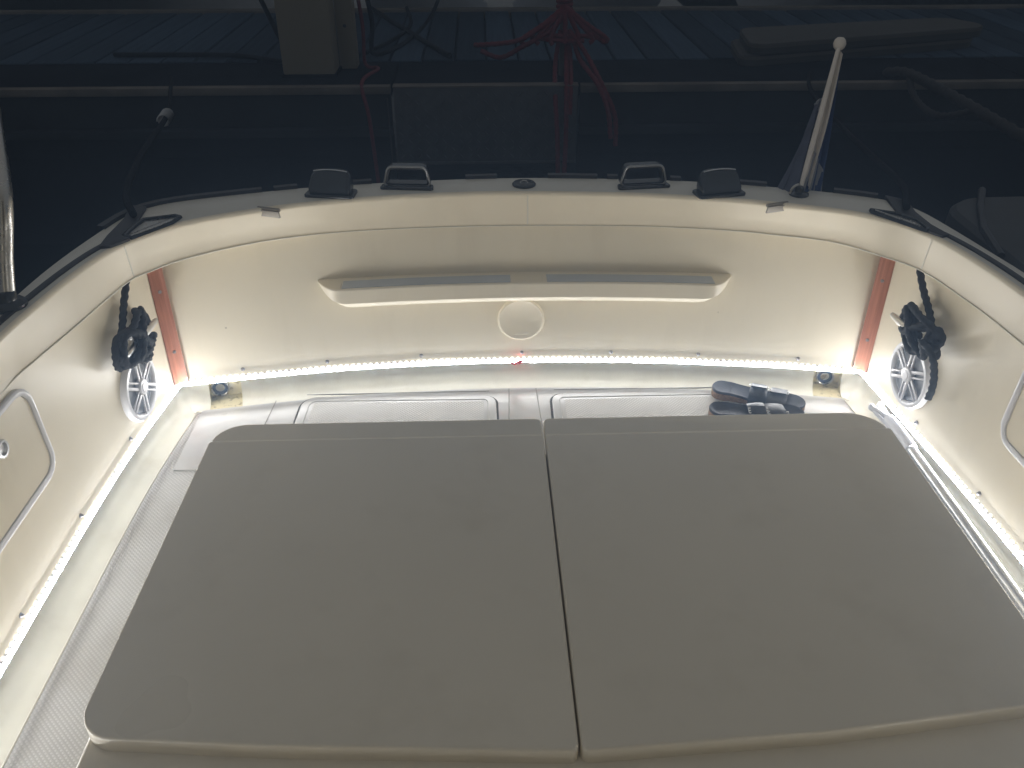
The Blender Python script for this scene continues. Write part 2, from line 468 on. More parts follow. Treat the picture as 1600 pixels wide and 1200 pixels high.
for x0, x1 in ((-5.3, -0.42), (0.46, 6.8)):
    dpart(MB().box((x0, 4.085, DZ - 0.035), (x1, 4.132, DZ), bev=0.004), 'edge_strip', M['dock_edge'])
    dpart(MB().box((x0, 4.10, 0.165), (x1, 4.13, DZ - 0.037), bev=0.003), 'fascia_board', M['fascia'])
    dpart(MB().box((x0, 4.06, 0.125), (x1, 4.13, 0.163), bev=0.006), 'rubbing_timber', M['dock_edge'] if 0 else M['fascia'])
    dpart(MB().box((x0, 4.135, -0.5), (x1, 4.165, 0.018), bev=0.003), 'fascia_board', M['plank_dark'])  # added dark board blacking out the bright water under the dock
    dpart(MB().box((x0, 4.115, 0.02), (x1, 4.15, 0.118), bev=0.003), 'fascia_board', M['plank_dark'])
dpart(MB().box((-5.3, 6.11, DZ - 0.05), (6.8, 6.18, DZ + 0.015), bev=0.006), 'edge_strip', M['dock_edge'])
for x in (-4, -1.6, 1.2, 3.8, 6):
    dpart(MB().box((x - 0.5, 4.3, -0.5), (x + 0.5, 5.9, 0.27), bev=0.05), 'float', M['plank_dark'])

# ------------------------------------------------------------------ motor boat
boat = empty('motor_boat', (0.11, 0.8, 0))
tag(boat, 'cream moulded motor boat cockpit with glowing light strip round its floor', 'boat')
BI = Matrix.Translation((-0.11, -0.8, 0))
def bpart(mb, name, m, **k):
    o = mb.build(name, m, boat, **k); o.location = (-0.11, -0.8, 0); return o
def bsub(mb, name, m, parent, **k):
    return mb.build(name, m, parent, **k)

WL = [(-.886, -.5), (-.880, .5), (-.876, 1.06), (-.872, 1.48), (-.860, 1.74), (-.836, 1.985)]
WT = [(-.822, 2.003), (-.633, 2.036), (-.427, 2.066), (-.18, 2.088), (.09, 2.096), (.434, 2.084), (.789, 2.046), (1.028, 2.005)]
WR = [(1.041, 1.985), (1.068, 1.653), (1.084, 1.432), (1.095, 1.2), (1.101, .9), (1.104, .5), (1.110, -.5)]
cl, ct, crr = cr(WL, .03), cr(WT, .02), cr(WR, .03)
PER = cl + ct + crr                                   # perimeter of the wall foot, left bow to right bow
def wall(path, rake, name):
    rows = []
    for z in (.066, .15, .25, .35, .44, .505):
        d = -rake * (z - .066) / .44
        rows.append([(p.x, p.y, z) for p in off2(path, d)])
    rows.append([(p.x, p.y, .505) for p in off2(path, -rake - .02)])
    return bpart(MB().grid(rows), name, M['gelcoat'], ang=50)
ext_t = [Vector((-.845, 1.999))] + ct + [Vector((1.05, 2.001))]
wall(cl + [Vector((-.832, 2.02))], 0.0, 'side_wall')
wall(crr if 0 else [Vector((1.037, 2.02))] + crr, 0.0, 'side_wall')
wall(ext_t, 0.016, 'transom_wall')

# cove between wall foot and floor, broken where the two drain pockets open
FLO = off2(PER, .055)
def cove_rows(path_idx):
    prof = [(-.006, .066), (0.0, .058), (0.001, .040), (.006, .022), (.016, .010), (.030, .003), (.055, .0)]
    rows = []
    for d, z in prof:
        q = off2(PER, d); rows.append([(q[i].x, q[i].y, z) for i in path_idx])
    return rows
def near_idx(x0, x1):
    return [i for i, p in enumerate(PER) if p.y > 1.99 and x0 <= p.x <= x1]
dl = near_idx(-.775, -.672); dr = near_idx(.898, 1.003)
n = len(PER)
cov = MB()
for a, b in ((0, dl[0]), (dl[-1], dr[0]), (dr[-1], n - 1)):
    cov.grid(cove_rows(range(a, b + 1)))
bpart(cov, 'floor_edge', M['cove'], ang=60)
bead = MB().tube([(p.x, p.y, .0005) for p in off2(PER, .057)], .0022, 6)
bpart(bead, 'floor_highlight', M['seam'])  # pale raised line drawn for the highlight along the liner edge

# floor
fl = off2(PER, .0535)
fv = [(p.x, p.y, 0) for p in fl]
bpart(MB().add(fv, [tuple(range(len(fv)))[::-1]]), 'floor', M['nonslip'])
# smooth margin along the stern
mrg = MB()
a, b = [i for i, p in enumerate(PER) if p.y > 1.99][0], [i for i, p in enumerate(PER) if p.y > 1.99][-1]
q0, q1 = off2(PER, .052), off2(PER, .062)
ya = 1.70
edge = [(q0[i].x, q0[i].y) for i in range(a + 2, b - 1)]
mrg.grid([[(x, y, .003) for x, y in edge], [(x, ya, .003) for x, y in edge]])
mrg.grid([[(x, ya, .003) for x, y in edge], [(x, ya, -.01) for x, y in edge]])
bpart(mrg, 'stern_deck', M['deck_plain'])
# fine scribed grooves and raised locker covers in the floor
def lid_cover(corners, nm):
    ol = rpoly(corners)
    big = inset(ol, -.006)
    g = MB().slab(big, .0005, .0045)
    root = bpart(MB().slab(ol, .001, .010, .004), nm, M['deck_plain'])
    bsub(g, 'gasket', M['gap'], root)
    inn = inset(ol, .022); k = len(inn)
    rr = MB()
    for pts, r in ((inn, .0022),):
        rr.tube([(x, y, .0098) for x, y in pts] + [(pts[0][0], pts[0][1], .0098)], r, 6, caps=False)
    bsub(rr, 'raised_rib', M['deck_plain'], root)
    pan = inset(ol, .034)
    bsub(MB().slab(pan, .009, .0108), 'nonslip_panel', M['nonslip'], root)
    return root
lid_cover([(-.52, 1.5, .03), (.028, 1.5, .03), (.024, 2.0, .035), (-.505, 2.008, .045)], 'floor_hatch')
lid_cover([(.172, 1.5, .03), (.72, 1.5, .03), (.715, 2.004, .045), (.178, 2.004, .035)], 'floor_hatch')
gr = MB()
for pts in ([(-.50, 2.028), (.006, 2.030)], [(.188, 2.031), (.72, 2.026)], [(.062, 2.04), (.052, 1.72)], [(.138, 2.04), (.148, 1.72)], [(-.58, 2.0), (-.60, 1.72)], [(.81, 1.99), (.83, 1.72)]):
    gr.tube([(x, y, .0032) for x, y in pts], .0013, 6)
bpart(gr, 'deck_groove', M['groove'])

# drain pockets
def drain(idx, px):
    inn, out = off2(PER, .060), off2(PER, -.022)
    A = [(inn[i].x, inn[i].y) for i in idx]; B = [(out[i].x, out[i].y) for i in idx]
    g = MB()
    g.grid([[(x, y, -.0008) for x, y in A], [(x, y, -.0012) for x, y in B], [(x, y, .075) for x, y in B]])
    for s in (0, -1):
        i = idx[s]; prof = [(-.006, .066), (0.0, .058), (0.001, .040), (.006, .022), (.016, .010), (.030, .003), (.060, .0002)]
        pts = [(*(off2(PER, d)[i]), z) for d, z in prof]
        vs = pts + [(*inn[i], -.0008), (*out[i], -.0012), (*out[i], .075)]
        g.add([tuple(v) for v in vs], [tuple(range(len(vs)))])
    root = bpart(g, 'drain_pocket', M['drain'], ang=20)
    i = min(idx, key=lambda i: abs(PER[i].x - px))
    t = Vector((PER[i + 1].x - PER[i - 1].x, PER[i + 1].y - PER[i - 1].y, 0)).normalized()
    nrm = Vector((t.y, -t.x, 0)); c = Vector((px, out[i].y, .026)) + nrm * .002
    mx = frame(c, t, (0, 0, 1), -nrm if 0 else Vector(t).cross(Vector((0, 0, 1))))
    ring = MB().lathe([(.0205, 0), (.0205, .004), (.0225, .006), (.0250, .005), (.0258, 0)], 28, mx)
    bsub(ring, 'drain_ring', M['steel'], root)
    bsub(MB().lathe([(.0202, -.001), (.0202, .0015), (.001, -.002)], 24, mx), 'drain_bore', M['bore'], root)
drain(dl, -.738); drain(dr, .955)

# light strip: tape, lit band and LEDs, three runs
def led_run(path, nm, lab):
    path = [Vector(p) for p in path]
    a, b2 = off2(path, .0032), off2(path, .0098)
    back0, back1 = off2(path, -.002), off2(path, .0065)
    tape = MB().grid([[(p.x, p.y, .0712) for p in back0], [(p.x, p.y, .0712) for p in back1], [(p.x, p.y, .0698) for p in back1], [(p.x, p.y, .0698) for p in back0]])
    lo = off2(path, .0091)
    tape.grid([[(p.x, p.y, .0602) for p in back0], [(p.x, p.y, .0602) for p in lo], [(p.x, p.y, .0590) for p in lo], [(p.x, p.y, .0590) for p in back0]])
    root = bpart(tape, nm, M['white'], label=lab)
    band = MB().grid([[(p.x, p.y, .0685) for p in a], [(p.x, p.y, .0620) for p in b2]])
    bsub(band, 'lit_band', M['led'], root)
    beads = MB()
    pts = resample([(p.x, p.y, 0) for p in a], .0165)
    for i, p in enumerate(pts[1:-1]):
        t = (pts[i + 2] - pts[i]).normalized(); nr = Vector((t.y, -t.x, 0))
        mx = frame(p + Vector((0, 0, .0718)) + nr * .0005, t, (0, 0, 1), Vector(t).cross(Vector((0, 0, 1))))
        s = 1 + .18 * sin(i * 12.9)
        beads.add([(-.0070 * s, -.0028, -.002), (.0070 * s, -.0028, -.002), (.0030 * s, .0030 * s, -.0015), (-.0030 * s, .0030 * s, -.0015), (-.0066, -.0028, .0020), (.0066, -.0028, .0020), (.0022, .0024, .0022), (-.0022, .0024, .0022)],
                  [(4, 5, 6, 7), (0, 1, 5, 4), (1, 2, 6, 5), (2, 3, 7, 6), (3, 0, 4, 7), (3, 2, 1, 0)], mx)
    bsub(beads, 'led', M['bead'], root, kind='stuff')
led_run([p for p in cl if p.y > -.19] + [Vector((-.831, 1.998))], 'light_strip', 'light strip along the left wall foot')
led_run([Vector((-.829, 2.001))] + ct + [Vector((1.035, 2.003))], 'light_strip', 'light strip along the stern wall foot')
led_run([Vector((1.038, 1.998))] + [p for p in crr if p.y > -.19], 'light_strip', 'light strip along the right wall foot')
bpart(MB().tube(cr([(.070, 2.084, .062), (.080, 2.081, .060), (.090, 2.079, .067), (.099, 2.080, .070), (.094, 2.081, .062), (.086, 2.079, .064)], .002), .0036, 8), 'strip_tag', M['red'], label='small red tag tied on the light strip')

# studs above the strip
stud = MB().lathe([(.0055, 0), (.0055, .002), (.0035, .0045), (.0025, .007), (.001, .0085)], 14)
so = None
for (x, y, nx, ny) in [(-.664, 2.031, .15, -1), (-.44, 2.064, .12, -1), (-.182, 2.088, .05, -1), (.1, 2.096, 0, -1), (.351, 2.088, -.03, -1), (.594, 2.069, -.1, -1), (.866, 2.034, -.15, -1),
                       (-.862, 1.716, 1, -.05), (-.873, 1.437, 1, 0), (-.876, 1.157, 1, 0), (1.062, 1.717, -1, -.05), (1.083, 1.443, -1, 0), (1.10, 1.16, -1, 0)]:
    nv = Vector((nx, ny, 0)).normalized(); u = nv.cross(Vector((0, 0, 1)))
    mx = frame(Vector((x, y, .088)) + nv * -.001, u, (0, 0, 1), -nv if u.cross(Vector((0, 0, 1))).dot(nv) < 0 and 0 else u.cross(Vector((0, 0, 1))))
    if mx.to_3x3().col[2].dot(nv) < 0: mx = frame(mx.translation, -u, (0, 0, 1), nv)
    if so is None: so = stud.build('stud', M['snap'], boat); o = so
    else: o = so.copy(); COL.objects.link(o); o.parent = boat
    o.matrix_local = BI @ mx

# coaming lip and gunwale
LB = [(-.885, -.5), (-.883, .5), (-.881, 1.0), (-.876, 1.348), (-.864, 1.45), (-.843, 1.57), (-.806, 1.79), (-.775, 1.845), (-.712, 1.918), (-.564, 2.010), (-.384, 2.066), (-.158, 2.092), (.089, 2.098), (.402, 2.083), (.641, 2.043), (.714, 2.020), (.862, 1.964), (.957, 1.868), (1.010, 1.790), (1.038, 1.655), (1.058, 1.48), (1.083, 1.0), (1.093, .5), (1.10, -.5)]
LT = [(-.872, -.5), (-.866, .5), (-.862, 1.0), (-.855, 1.346), (-.845, 1.475), (-.826, 1.62), (-.797, 1.737), (-.752, 1.818), (-.673, 1.896), (-.539, 1.962), (-.425, 2.001), (-.244, 2.039), (-.088, 2.056), (.087, 2.060), (.387, 2.036), (.614, 1.990), (.685, 1.969), (.850, 1.908), (.940, 1.838), (.980, 1.772), (1.001, 1.715), (1.022, 1.618), (1.040, 1.455), (1.066, 1.0), (1.078, .5), (1.085, -.5)]
NL = 260
lb = resample_n(cr(LB, .01), NL); lt = resample_n(cr(LT, .01), NL)
R3 = lambda pts, z: [(p.x, p.y, z) for p in pts]
mid = [lb[i].lerp(lt[i], .5) for i in range(NL)]
rows = [R3(off2(lb, -.07), .4655), R3(off2(lb, -.002), .4655), R3(off2(lb, .0004), .4670), R3(lb, .470), R3(mid, .515), R3([lb[i].lerp(lt[i], .93) for i in range(NL)], .5537), R3([lb[i].lerp(lt[i], .985) for i in range(NL)], .5587), R3(lt, .5615), R3(off2(lt, -.0012), .5665), R3(off2(lt, -.0035), .5692), R3(off2(lt, -.007), .570)]
bpart(MB().grid(rows), 'coaming', M['lip'], ang=50)
GO = [(-.925, -.5), (-.92, .5), (-.914, 1.0), (-.906, 1.4), (-.900, 1.58), (-.886, 1.71), (-.864, 1.832), (-.836, 1.955), (-.80, 2.006), (-.709, 2.044), (-.534, 2.096), (-.433, 2.121), (-.252, 2.148), (-.066, 2.168), (.105, 2.173), (.273, 2.164), (.549, 2.130), (.773, 2.070), (.908, 2.022), (.985, 1.984), (1.028, 1.942), (1.062, 1.76), (1.081, 1.63), (1.096, 1.52), (1.125, 1.0), (1.138, .5), (1.145, -.5)]
go_f = cr(GO, .004)
go = []
for i in range(NL):
    p = lt[i]; t = lt[min(i + 1, NL - 1)] - lt[max(i - 1, 0)]; nr = Vector((-t.y, t.x)).normalized()
    # where the cap's normal meets the outer curve
    best = min(go_f, key=lambda q: abs((q - p).cross(nr)) * 3 + (q - p).length * .6 if (q - p).dot(nr) > 0 else 9)
    go.append(best.copy())
for _ in range(3):
    go = [go[0]] + [(go[i - 1] + go[i] * 2 + go[i + 1]) / 4 for i in range(1, NL - 1)] + [go[-1]]
def mixp(f): return [lt[i].lerp(go[i], f) for i in range(NL)]
def gw(i):                                             # cap width: wider across the stern
    p = lt[i]; return .100
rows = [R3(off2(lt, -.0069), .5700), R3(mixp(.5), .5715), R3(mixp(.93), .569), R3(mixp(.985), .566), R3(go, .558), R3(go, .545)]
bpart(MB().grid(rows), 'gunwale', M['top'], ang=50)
rows = [R3(off2(go, .002), .547), R3(off2(go, -.035), .505), R3(off2(go, -.06), .38), R3(off2(go, -.06), .1), R3(off2(go, -.03), -.3), R3(off2(go, .1), -.7)]
bpart(MB().grid(rows), 'hull', M['hull'], ang=60)
# rubbing band
rows = [R3(off2(go, -.0005), .557), R3(off2(go, -.010), .555), R3(off2(go, -.016), .545), R3(off2(go, -.016), .525), R3(off2(go, -.010), .515), R3(off2(go, .003), .515)]
bpart(MB().grid(rows), 'rubbing_band', M['black'])
# short rubber pads standing along the stern edge of the cap
def along(path, x0, x1):
    return [p for p in path if p.y > 1.85 and x0 <= p.x <= x1]
st = go
pad0 = None
for x0, x1 in ((-.90, -.55), (-.53, -.46), (-.40, -.26), (-.065, .055), (.165, .30), (.32, .36), (.47, .52), (.63, .72), (.86, .99)):
    c = along(st, x0, x1)
    if len(c) < 2: continue
    g = MB().grid([R3(off2(c, .010), .569), R3(off2(c, .008), .577), R3(off2(c, -.008), .577), R3(off2(c, -.014), .56)])
    bpart(g, 'rubber_pad', M['black'])
# raised black strip along both side decks
for sgn in (-1, 1):
    c = [p for p in lt if p.y < 1.76 and (p.x - .1) * sgn > 0]
    if sgn < 0: c = c
    rows = [R3(off2(c, -.019), .5708), R3(off2(c, -.020), .5740), R3(off2(c, -.026), .575), R3(off2(c, -.033), .5740), R3(off2(c, -.034), .5705)]
    bpart(MB().grid(rows), 'black_strip', M['black'])
# moulding seams on the coaming face
def lip_seam(i, w=.0022):
    a, b2 = lb[i], lt[i]
    t = (lb[i + 1] - lb[i - 1]).normalized(); nr = Vector((t.y, -t.x))
    pts = []
    for k in range(7):
        f = k / 6; p = a.lerp(b2, f); pts.append((p.x + nr.x * -.0008, p.y + nr.y * -.0008, .470 + .09 * f))
    bpart(MB().tube(pts, w, 6), 'moulding_seam', M['seam'])
for tx, ty in ((.122, 2.1), (-.80, 1.82), (1.0, 1.80)):
    lip_seam(min(range(NL), key=lambda i: (lb[i].x - tx) ** 2 + (lb[i].y - ty) ** 2))
bpart(MB().tube(R3(off2(lb, .0012), .4660), .0017, 6), 'coaming_seam', M['seam'])

# mahogany corner strips
for cx, cy, nx, lab in ((-.828, 2.0, .62, 'mahogany strip in the left stern corner'), (1.034, 2.0, -.62, 'mahogany strip in the right stern corner')):
    nv = Vector((nx, -.78, 0)).normalized(); u = Vector((0, 0, 1)).cross(nv).normalized()
    mx = frame(Vector((cx, cy, 0)) + nv * .010, u, (0, 0, 1), u.cross(Vector((0, 0, 1))))
    s = mx.to_3x3().col[2].dot(nv)
    o = bpart(MB().box((-.019, .073, -.008), (.019, .50, .004), mx, bev=.0015), 'corner_strip', M['wood'], label=lab)
    for z in (.17, .345):
        sc = MB().lathe([(.005, -.001), (.0045, .0015), (.001, .002)], 12, mx @ Matrix.Translation((0, z, .004)))
        bsub(sc, 'screw', M['snap'], o)

# moulded shelf on the stern wall
def ty(x): return 2.0965 - .098 * ((x - .095) / .94) ** 2
rows = []
x0, x1 = -.437, .652
xs = [x0 + (x1 - x0) * (i / 80) for i in range(81)]
xs = sorted(set(xs + [x0 + .005, x0 + .012, x0 + .02, x1 - .005, x1 - .012, x1 - .02]))
for x in xs:
    e = min(x - x0, x1 - x)
    f = min(1, max(0, e / .062)); f = 1 - (1 - f) ** 1.9; d = .0005 + .0615 * f
    g1 = min(1, max(0, e / .085)); g1 = 1 - (1 - g1) ** 2.2
    d2 = .0005 + .0515 * (1 - (1 - min(1, e / .10)) ** 2.0)
    y = ty(x); zz = lambda z: .332 - (.332 - z) * (.06 + .94 * g1)
    yw = lambda z: y + .016 * (z - .066) / .44 + .004
    rows.append([(x, yw(.332), .332), (x, y - d + .003, .332), (x, y - d, zz(.3285)), (x, y - d + .002, zz(.290)), (x, y - d2, zz(.286)), (x, y - d2 + .004, zz(.278)), (x, y - d2 * .55, zz(.264)), (x, yw(.25), zz(.252))])
shelf = bpart(MB().grid(rows), 'moulded_shelf', M['gelcoat'], ang=32)
for a, b2 in ((-.372, .072), (.150, .600)):
    c = [x for x in xs if a <= x <= b2]
    g = MB().grid([[(x, ty(x) - .013, .3322) for x in c], [(x, ty(x) - .013, .3338) for x in c], [(x, ty(x) - .055, .3338) for x in c], [(x, ty(x) - .055, .3322) for x in c]])
    g.add([(a, ty(a) - .013, .3338), (a, ty(a) - .055, .3338), (a, ty(a) - .055, .332), (a, ty(a) - .013, .332)], [(0, 1, 2, 3)])
    bsub(g, 'tread_pad', M['grey_pad'], shelf)
bsub(MB().lathe([(.006, 0), (.005, .002), (.001, .0025)], 12, frame((.108, ty(.1) - .058, .315), (1, 0, 0), (0, 0, 1), (0, -1, 0))), 'drain_hole', M['gap'], shelf)

# round inspection cover
mx = frame((.097, 2.100, .193), (1, 0, 0), (0, 0, 1), (0, -1, 0))
cov = bpart(MB().lathe([(.064, -.006), (.064, .005), (.062, .0085), (.058, .0095), (.055, .0075), (.001, .0075)], 48, mx, ), 'inspection_cover', M['gelcoat'], ang=40, label='round flush inspection cover under the shelf')
bsub(MB().box((-.022, -.046, .006), (.022, -.040, .0086), mx, bev=.0012), 'finger_grip', M['gelcoat'], cov)

# side locker doors with white trim
for sgn, x, y1, nm in ((1, -.8745, 1.418, 'left'), (-1, 1.0845, 1.452, 'right')):
    mx = frame((x, 0, 0), (0, 1, 0), (0, 0, 1), (1, 0, 0))
    ol = rpoly([(.62, .238, .05), (y1, .236, .045), (y1 - .012, .452, .055), (.62, .458, .05)], 8)
    yy = lambda p: (x + (0), p[0], p[1])
    def xw(y):                                          # wall surface at y
        src = cl if sgn > 0 else crr
        q = min(src, key=lambda p: abs(p.y - y)); return q.x
    def ring(ins, h): return [(xw(p[0]) + sgn * h, p[0], p[1]) for p in inset(ol, ins)]
    tr = MB().grid([ring(0, -.002), ring(0, .006), ring(.004, .0085), ring(.010, .0085), ring(.014, .006), ring(.014, .002)], cv=True)
    door = MB().add(ring(.0145, .003), [tuple(range(len(ol)))])
    door.grid([ring(.0145, .003), ring(.0145, -.003)], cv=True)
    root = bpart(door, 'locker_door', M['gelcoat'])
    bsub(tr, 'trim', M['white'], root)
    lk = MB().lathe([(.001, .004), (.010, .006), (.012, .012), (.016, .0125), (.018, .009), (.018, 0)], 24, frame((xw(1.26), 1.268, .39), (0, sgn, 0), (0, 0, 1), (sgn, 0, 0)))
    bsub(lk, 'latch', M['alu'], root)

# speakers
def speaker(c, n, lab):
    n = Vector(n).normalized(); u = Vector((0, 0, 1)).cross(n).normalized(); v = n.cross(u)
    mx = frame(c, u, v, n)
    rim = MB().lathe([(.086, -.004), (.0865, .006), (.083, .012), (.076, .013), (.070, .010), (.067, .004), (.067, -.002)], 56)
    root = rim.build('speaker', M['white'], boat, ang=50, label=lab); root.matrix_local = BI @ mx
    cone = MB().lathe([(.068, .003), (.064, .0055), (.058, .0045), (.052, -.001), (.030, -.012), (.022, -.014), (.0215, -.008), (.012, -.003), (.001, -.0015)], 48)
    bsub(cone, 'cone', M['cone'], root)
    bsub(MB().lathe([(.021, .004), (.021, .013), (.0185, .0165), (.010, .0178), (.001, .018)], 36), 'hub', M['white'], root)
    bsub(MB().lathe([(.012, .0172), (.012, .0186), (.001, .0188)], 30), 'badge', M['silver'], root)
    for k in range(6):
        th = radians(60 * k + 27)
        for s in (-1, 1):
            ma = Matrix.Rotation(th, 4, 'Z')
            y = .0062 * s
            g = MB().box((.017, y * 1.0 - .0034, .008), (.073, y * 1.25 + .0034, .0125), ma, bev=.0016)
            # widen towards the rim
            bsub(g, 'spoke', M['silver'], root)
    sc = MB()
    return root
speaker((-.853, 1.808, .178), (1, -.06, 0), 'speaker on the left wall under the coiled rope')
speaker((1.050, 1.779, .191), (-1, -.07, 0), 'speaker on the right wall under the rope')

# mooring cleats on the side walls
def cleat(c, n, lab):
    n = Vector(n).normalized(); v = Vector((0, 0, 1)); u = v.cross(n).normalized()
    mx = frame(c, u, v, n)
    g = MB()
    for s in (-1, 1):
        g.tube([(s * .022, 0, 0), (s * .022, 0, .030)], [.012, .009], 14)
        g.lathe([(.018, -.002), (.018, .003), (.013, .006)], 18, Matrix.Translation((s * .022, 0, 0)))
    g.tube([(x, 0, .034 + .30 * abs(x) ** 1.6 * .25) for x in [-.10, -.098, -.09, -.06, -.03, 0, .03, .06, .09, .098, .10]], [.003, .006, .0075, .0095, .0105, .011, .0105, .0095, .0075, .006, .003], 14)
    o = g.build('cleat', M['alu'], boat, label=lab); o.matrix_local = BI @ mx
cleat((-.852, 1.805, .312), (1, -.08, 0), 'aluminium cleat on the left wall')
cleat((1.052, 1.772, .312), (-1, -.08, 0), 'aluminium cleat on the right wall')

# fittings on the stern gunwale
def gun_frame(x, y, rot, nm):
    mx = Matrix.Translation((x, y, .571)) @ Matrix.Rotation(rot, 4, 'Z')
    base = MB().slab(rpoly([(-.068, -.014, .008), (.068, -.014, .008), (.064, .016, .008), (-.064, .016, .008)]), 0, .006, .002)
    root = base.build('fairlead', M['black_gloss'], boat); root.matrix_local = BI @ mx
    pts = rpoly([(-.060, .004, .010), (.060, .004, .010), (.047, .053, .015), (-.047, .053, .015)], 6)
    loop = [(px, .004 + .10 * pz * .2, pz) for px, pz in pts]
    g = MB()
    P = loop + [loop[0], loop[1]]
    g.tube(P, .0026, 10, caps=False)
    bsub(g, 'loop', M['dull_steel'], root)
    inner = inset(pts, .0065); outer = inset(pts, -.0022)
    depth = MB().grid([[(px, .005 + .02 * pz, pz) for px, pz in outer], [(px * .98, .034, pz * .97) for px, pz in outer], [(px * .98, .034, pz * .97) for px, pz in inner], [(px, .004 + .02 * pz, pz) for px, pz in inner]], cu=True, cv=True)
    bsub(depth, 'throat', M['black_gloss'], root)
gun_frame(-.190, 2.092, -.09, 'l'); gun_frame(.402, 2.080, .10, 'r')
def gun_cap(x, y, rot):
    mx = Matrix.Translation((x, y, .571)) @ Matrix.Rotation(rot, 4, 'Z')
    root = MB().slab(rpoly([(-.062, -.024, .010), (.062, -.024, .010), (.060, .034, .010), (-.060, .034, .010)]), 0, .007, .003).build('capped_vent', M['black_gloss'], boat)
    root.matrix_local = BI @ mx
    rows = []
    for k, (z, sx, ylo, yhi) in enumerate(((.006, .050, -.016, .030), (.012, .0515, -.0185, .030), (.020, .052, -.016, .030), (.034, .051, -.005, .031), (.045, .048, .004, .031), (.0515, .043, .010, .029), (.0545, .034, .015, .027))):
        ol = rpoly([(-sx, ylo, .010), (sx, ylo, .010), (sx, yhi, .008), (-sx, yhi, .008)], 5)
        rows.append([(a, b2 + 0, z + (.004 * (1 - (a / .05) ** 2) if k > 3 else 0)) for a, b2 in ol])
    g = MB().grid(rows, cv=True); k = len(rows[0]); g.f.append(tuple(len(g.v) - k + j for j in range(k)))
    bsub(g, 'cap', M['black_gloss'], root)
    ed = MB().tube([(-.042 + .084 * t / 14, .014, .0550 + .0040 * (1 - ((t - 7) / 7) ** 2)) for t in range(15)], .0013, 6)
    bsub(ed, 'cap_rim', M['alu'], root)
gun_cap(-.374, 2.050, -.15); gun_cap(.580, 2.022, .20)
mxf = Matrix.Translation((.103, 2.108, .571))
fc = MB().lathe([(.030, 0), (.030, .003), (.027, .006), (.0245, .005), (.022, .002), (.001, .0015)], 36).build('filler_cap', M['black_gloss'], boat); fc.matrix_local = BI @ mxf
bsub(MB().tube([(.010 * cos(a), .010 * sin(a), .004 + .004 * sin(a)) for a in [i * pi / 8 for i in range(9)]], .0015, 6), 'lift_ring', M['steel'], fc)
for x, y, r in ((-.510, 1.966, -.34), (.706, 1.957, .30)):
    mx = Matrix.Translation((x, y, .562)) @ Matrix.Rotation(r, 4, 'Z')
    g = MB().box((-.029, -.004, -.013), (.029, .0005, .005), mx @ Matrix.Rotation(.25, 4, 'X'), bev=.001)
    g.tube([mx @ Vector((-.029, .002, .006)), mx @ Vector((.029, .002, .006))], .0042, 10)
    bpart(g, 'hinge_plate', M['plate'])

# hawse holes in the stern corners, with black plates added for the dark gaps outboard
def hawse(ol, gap_patch, lipline):
    ol = [tuple(p) for p in ol]; Z = .571
    P = Vector((sum(p[0] for p in ol) / len(ol), sum(p[1] for p in ol) / len(ol)))
    if sum(ol[i - 1][0] * ol[i][1] - ol[i][0] * ol[i - 1][1] for i in range(len(ol))) < 0: ol = ol[::-1]
    ol = rpoly([(x, y, .004) for x, y in ol], 4)
    g = MB().grid([[(x, y, Z) for x, y in ol], [(x, y, Z + .005) for x, y in inset(ol, .001)], [(x, y, Z + .007) for x, y in inset(ol, .003)], [(x, y, Z + .006) for x, y in inset(ol, .0075)], [(x, y, Z + .0012) for x, y in inset(ol, .009)]], cv=True)
    root = bpart(g, 'hawse_frame', M['black_gloss'], ang=50)
    hole = inset(ol, .008)
    bsub(MB().add([(x, y, Z + .0018) for x, y in hole], [tuple(range(len(hole)))]), 'hawse_plate', M['steel'], root)
    bsub(MB().tube([(x, y, Z + .008) for x, y in lipline], .0015, 6), 'hawse_lip', M['steel'], root)
    if sum(gap_patch[i - 1][0] * gap_patch[i][1] - gap_patch[i][0] * gap_patch[i - 1][1] for i in range(len(gap_patch))) < 0: gap_patch = gap_patch[::-1]
    sl = rpoly([(x, y, .003) for x, y in gap_patch], 3)
    bpart(MB().slab(sl, .5695, .5765, .002), 'dark_gap_plate', M['black'])  # black patch put in for the dark corner gap
hawse([(-.792, 1.800), (-.768, 1.783), (-.704, 1.872), (-.694, 1.912), (-.712, 1.922), (-.782, 1.899), (-.790, 1.84)],
      [(-.838, 1.985), (-.797, 1.975), (-.786, 1.885), (-.794, 1.80), (-.770, 1.783), (-.800, 1.742), (-.822, 1.735), (-.826, 1.80), (-.824, 1.90)], [(-.764, 1.796), (-.735, 1.835), (-.708, 1.874)])
hawse([(.905, 1.905), (.902, 1.884), (.971, 1.777), (.982, 1.764), (.996, 1.778), (.992, 1.834), (.962, 1.875)],
      [(.978, 1.992), (1.018, 1.952), (1.006, 1.878), (1.008, 1.80), (1.022, 1.74), (1.004, 1.735), (.986, 1.765), (.994, 1.79), (.986, 1.83), (.962, 1.88)], [(.912, 1.884), (.940, 1.84), (.972, 1.788)])

# stanchion tube of the canopy frame, beside the left rail
stn = bpart(MB().tube(cr([(-.892, 1.470, .575), (-.880, 1.487, .66), (-.860, 1.517, .775), (-.900, 1.64, .90), (-.960, 1.82, 1.02), (-1.03, 2.0, 1.16), (-1.07, 1.75, 1.5), (-1.04, 1.0, 1.86)], .03), .0165, 16), 'canopy_tube', M['steel'])
bsub(MB().lathe([(.034, .571), (.034, .577), (.028, .582), (.021, .586), (.020, .602), (.0168, .606)], 24, Matrix.Translation((-.892, 1.472, 0))), 'tube_foot', M['black_gloss'], stn)

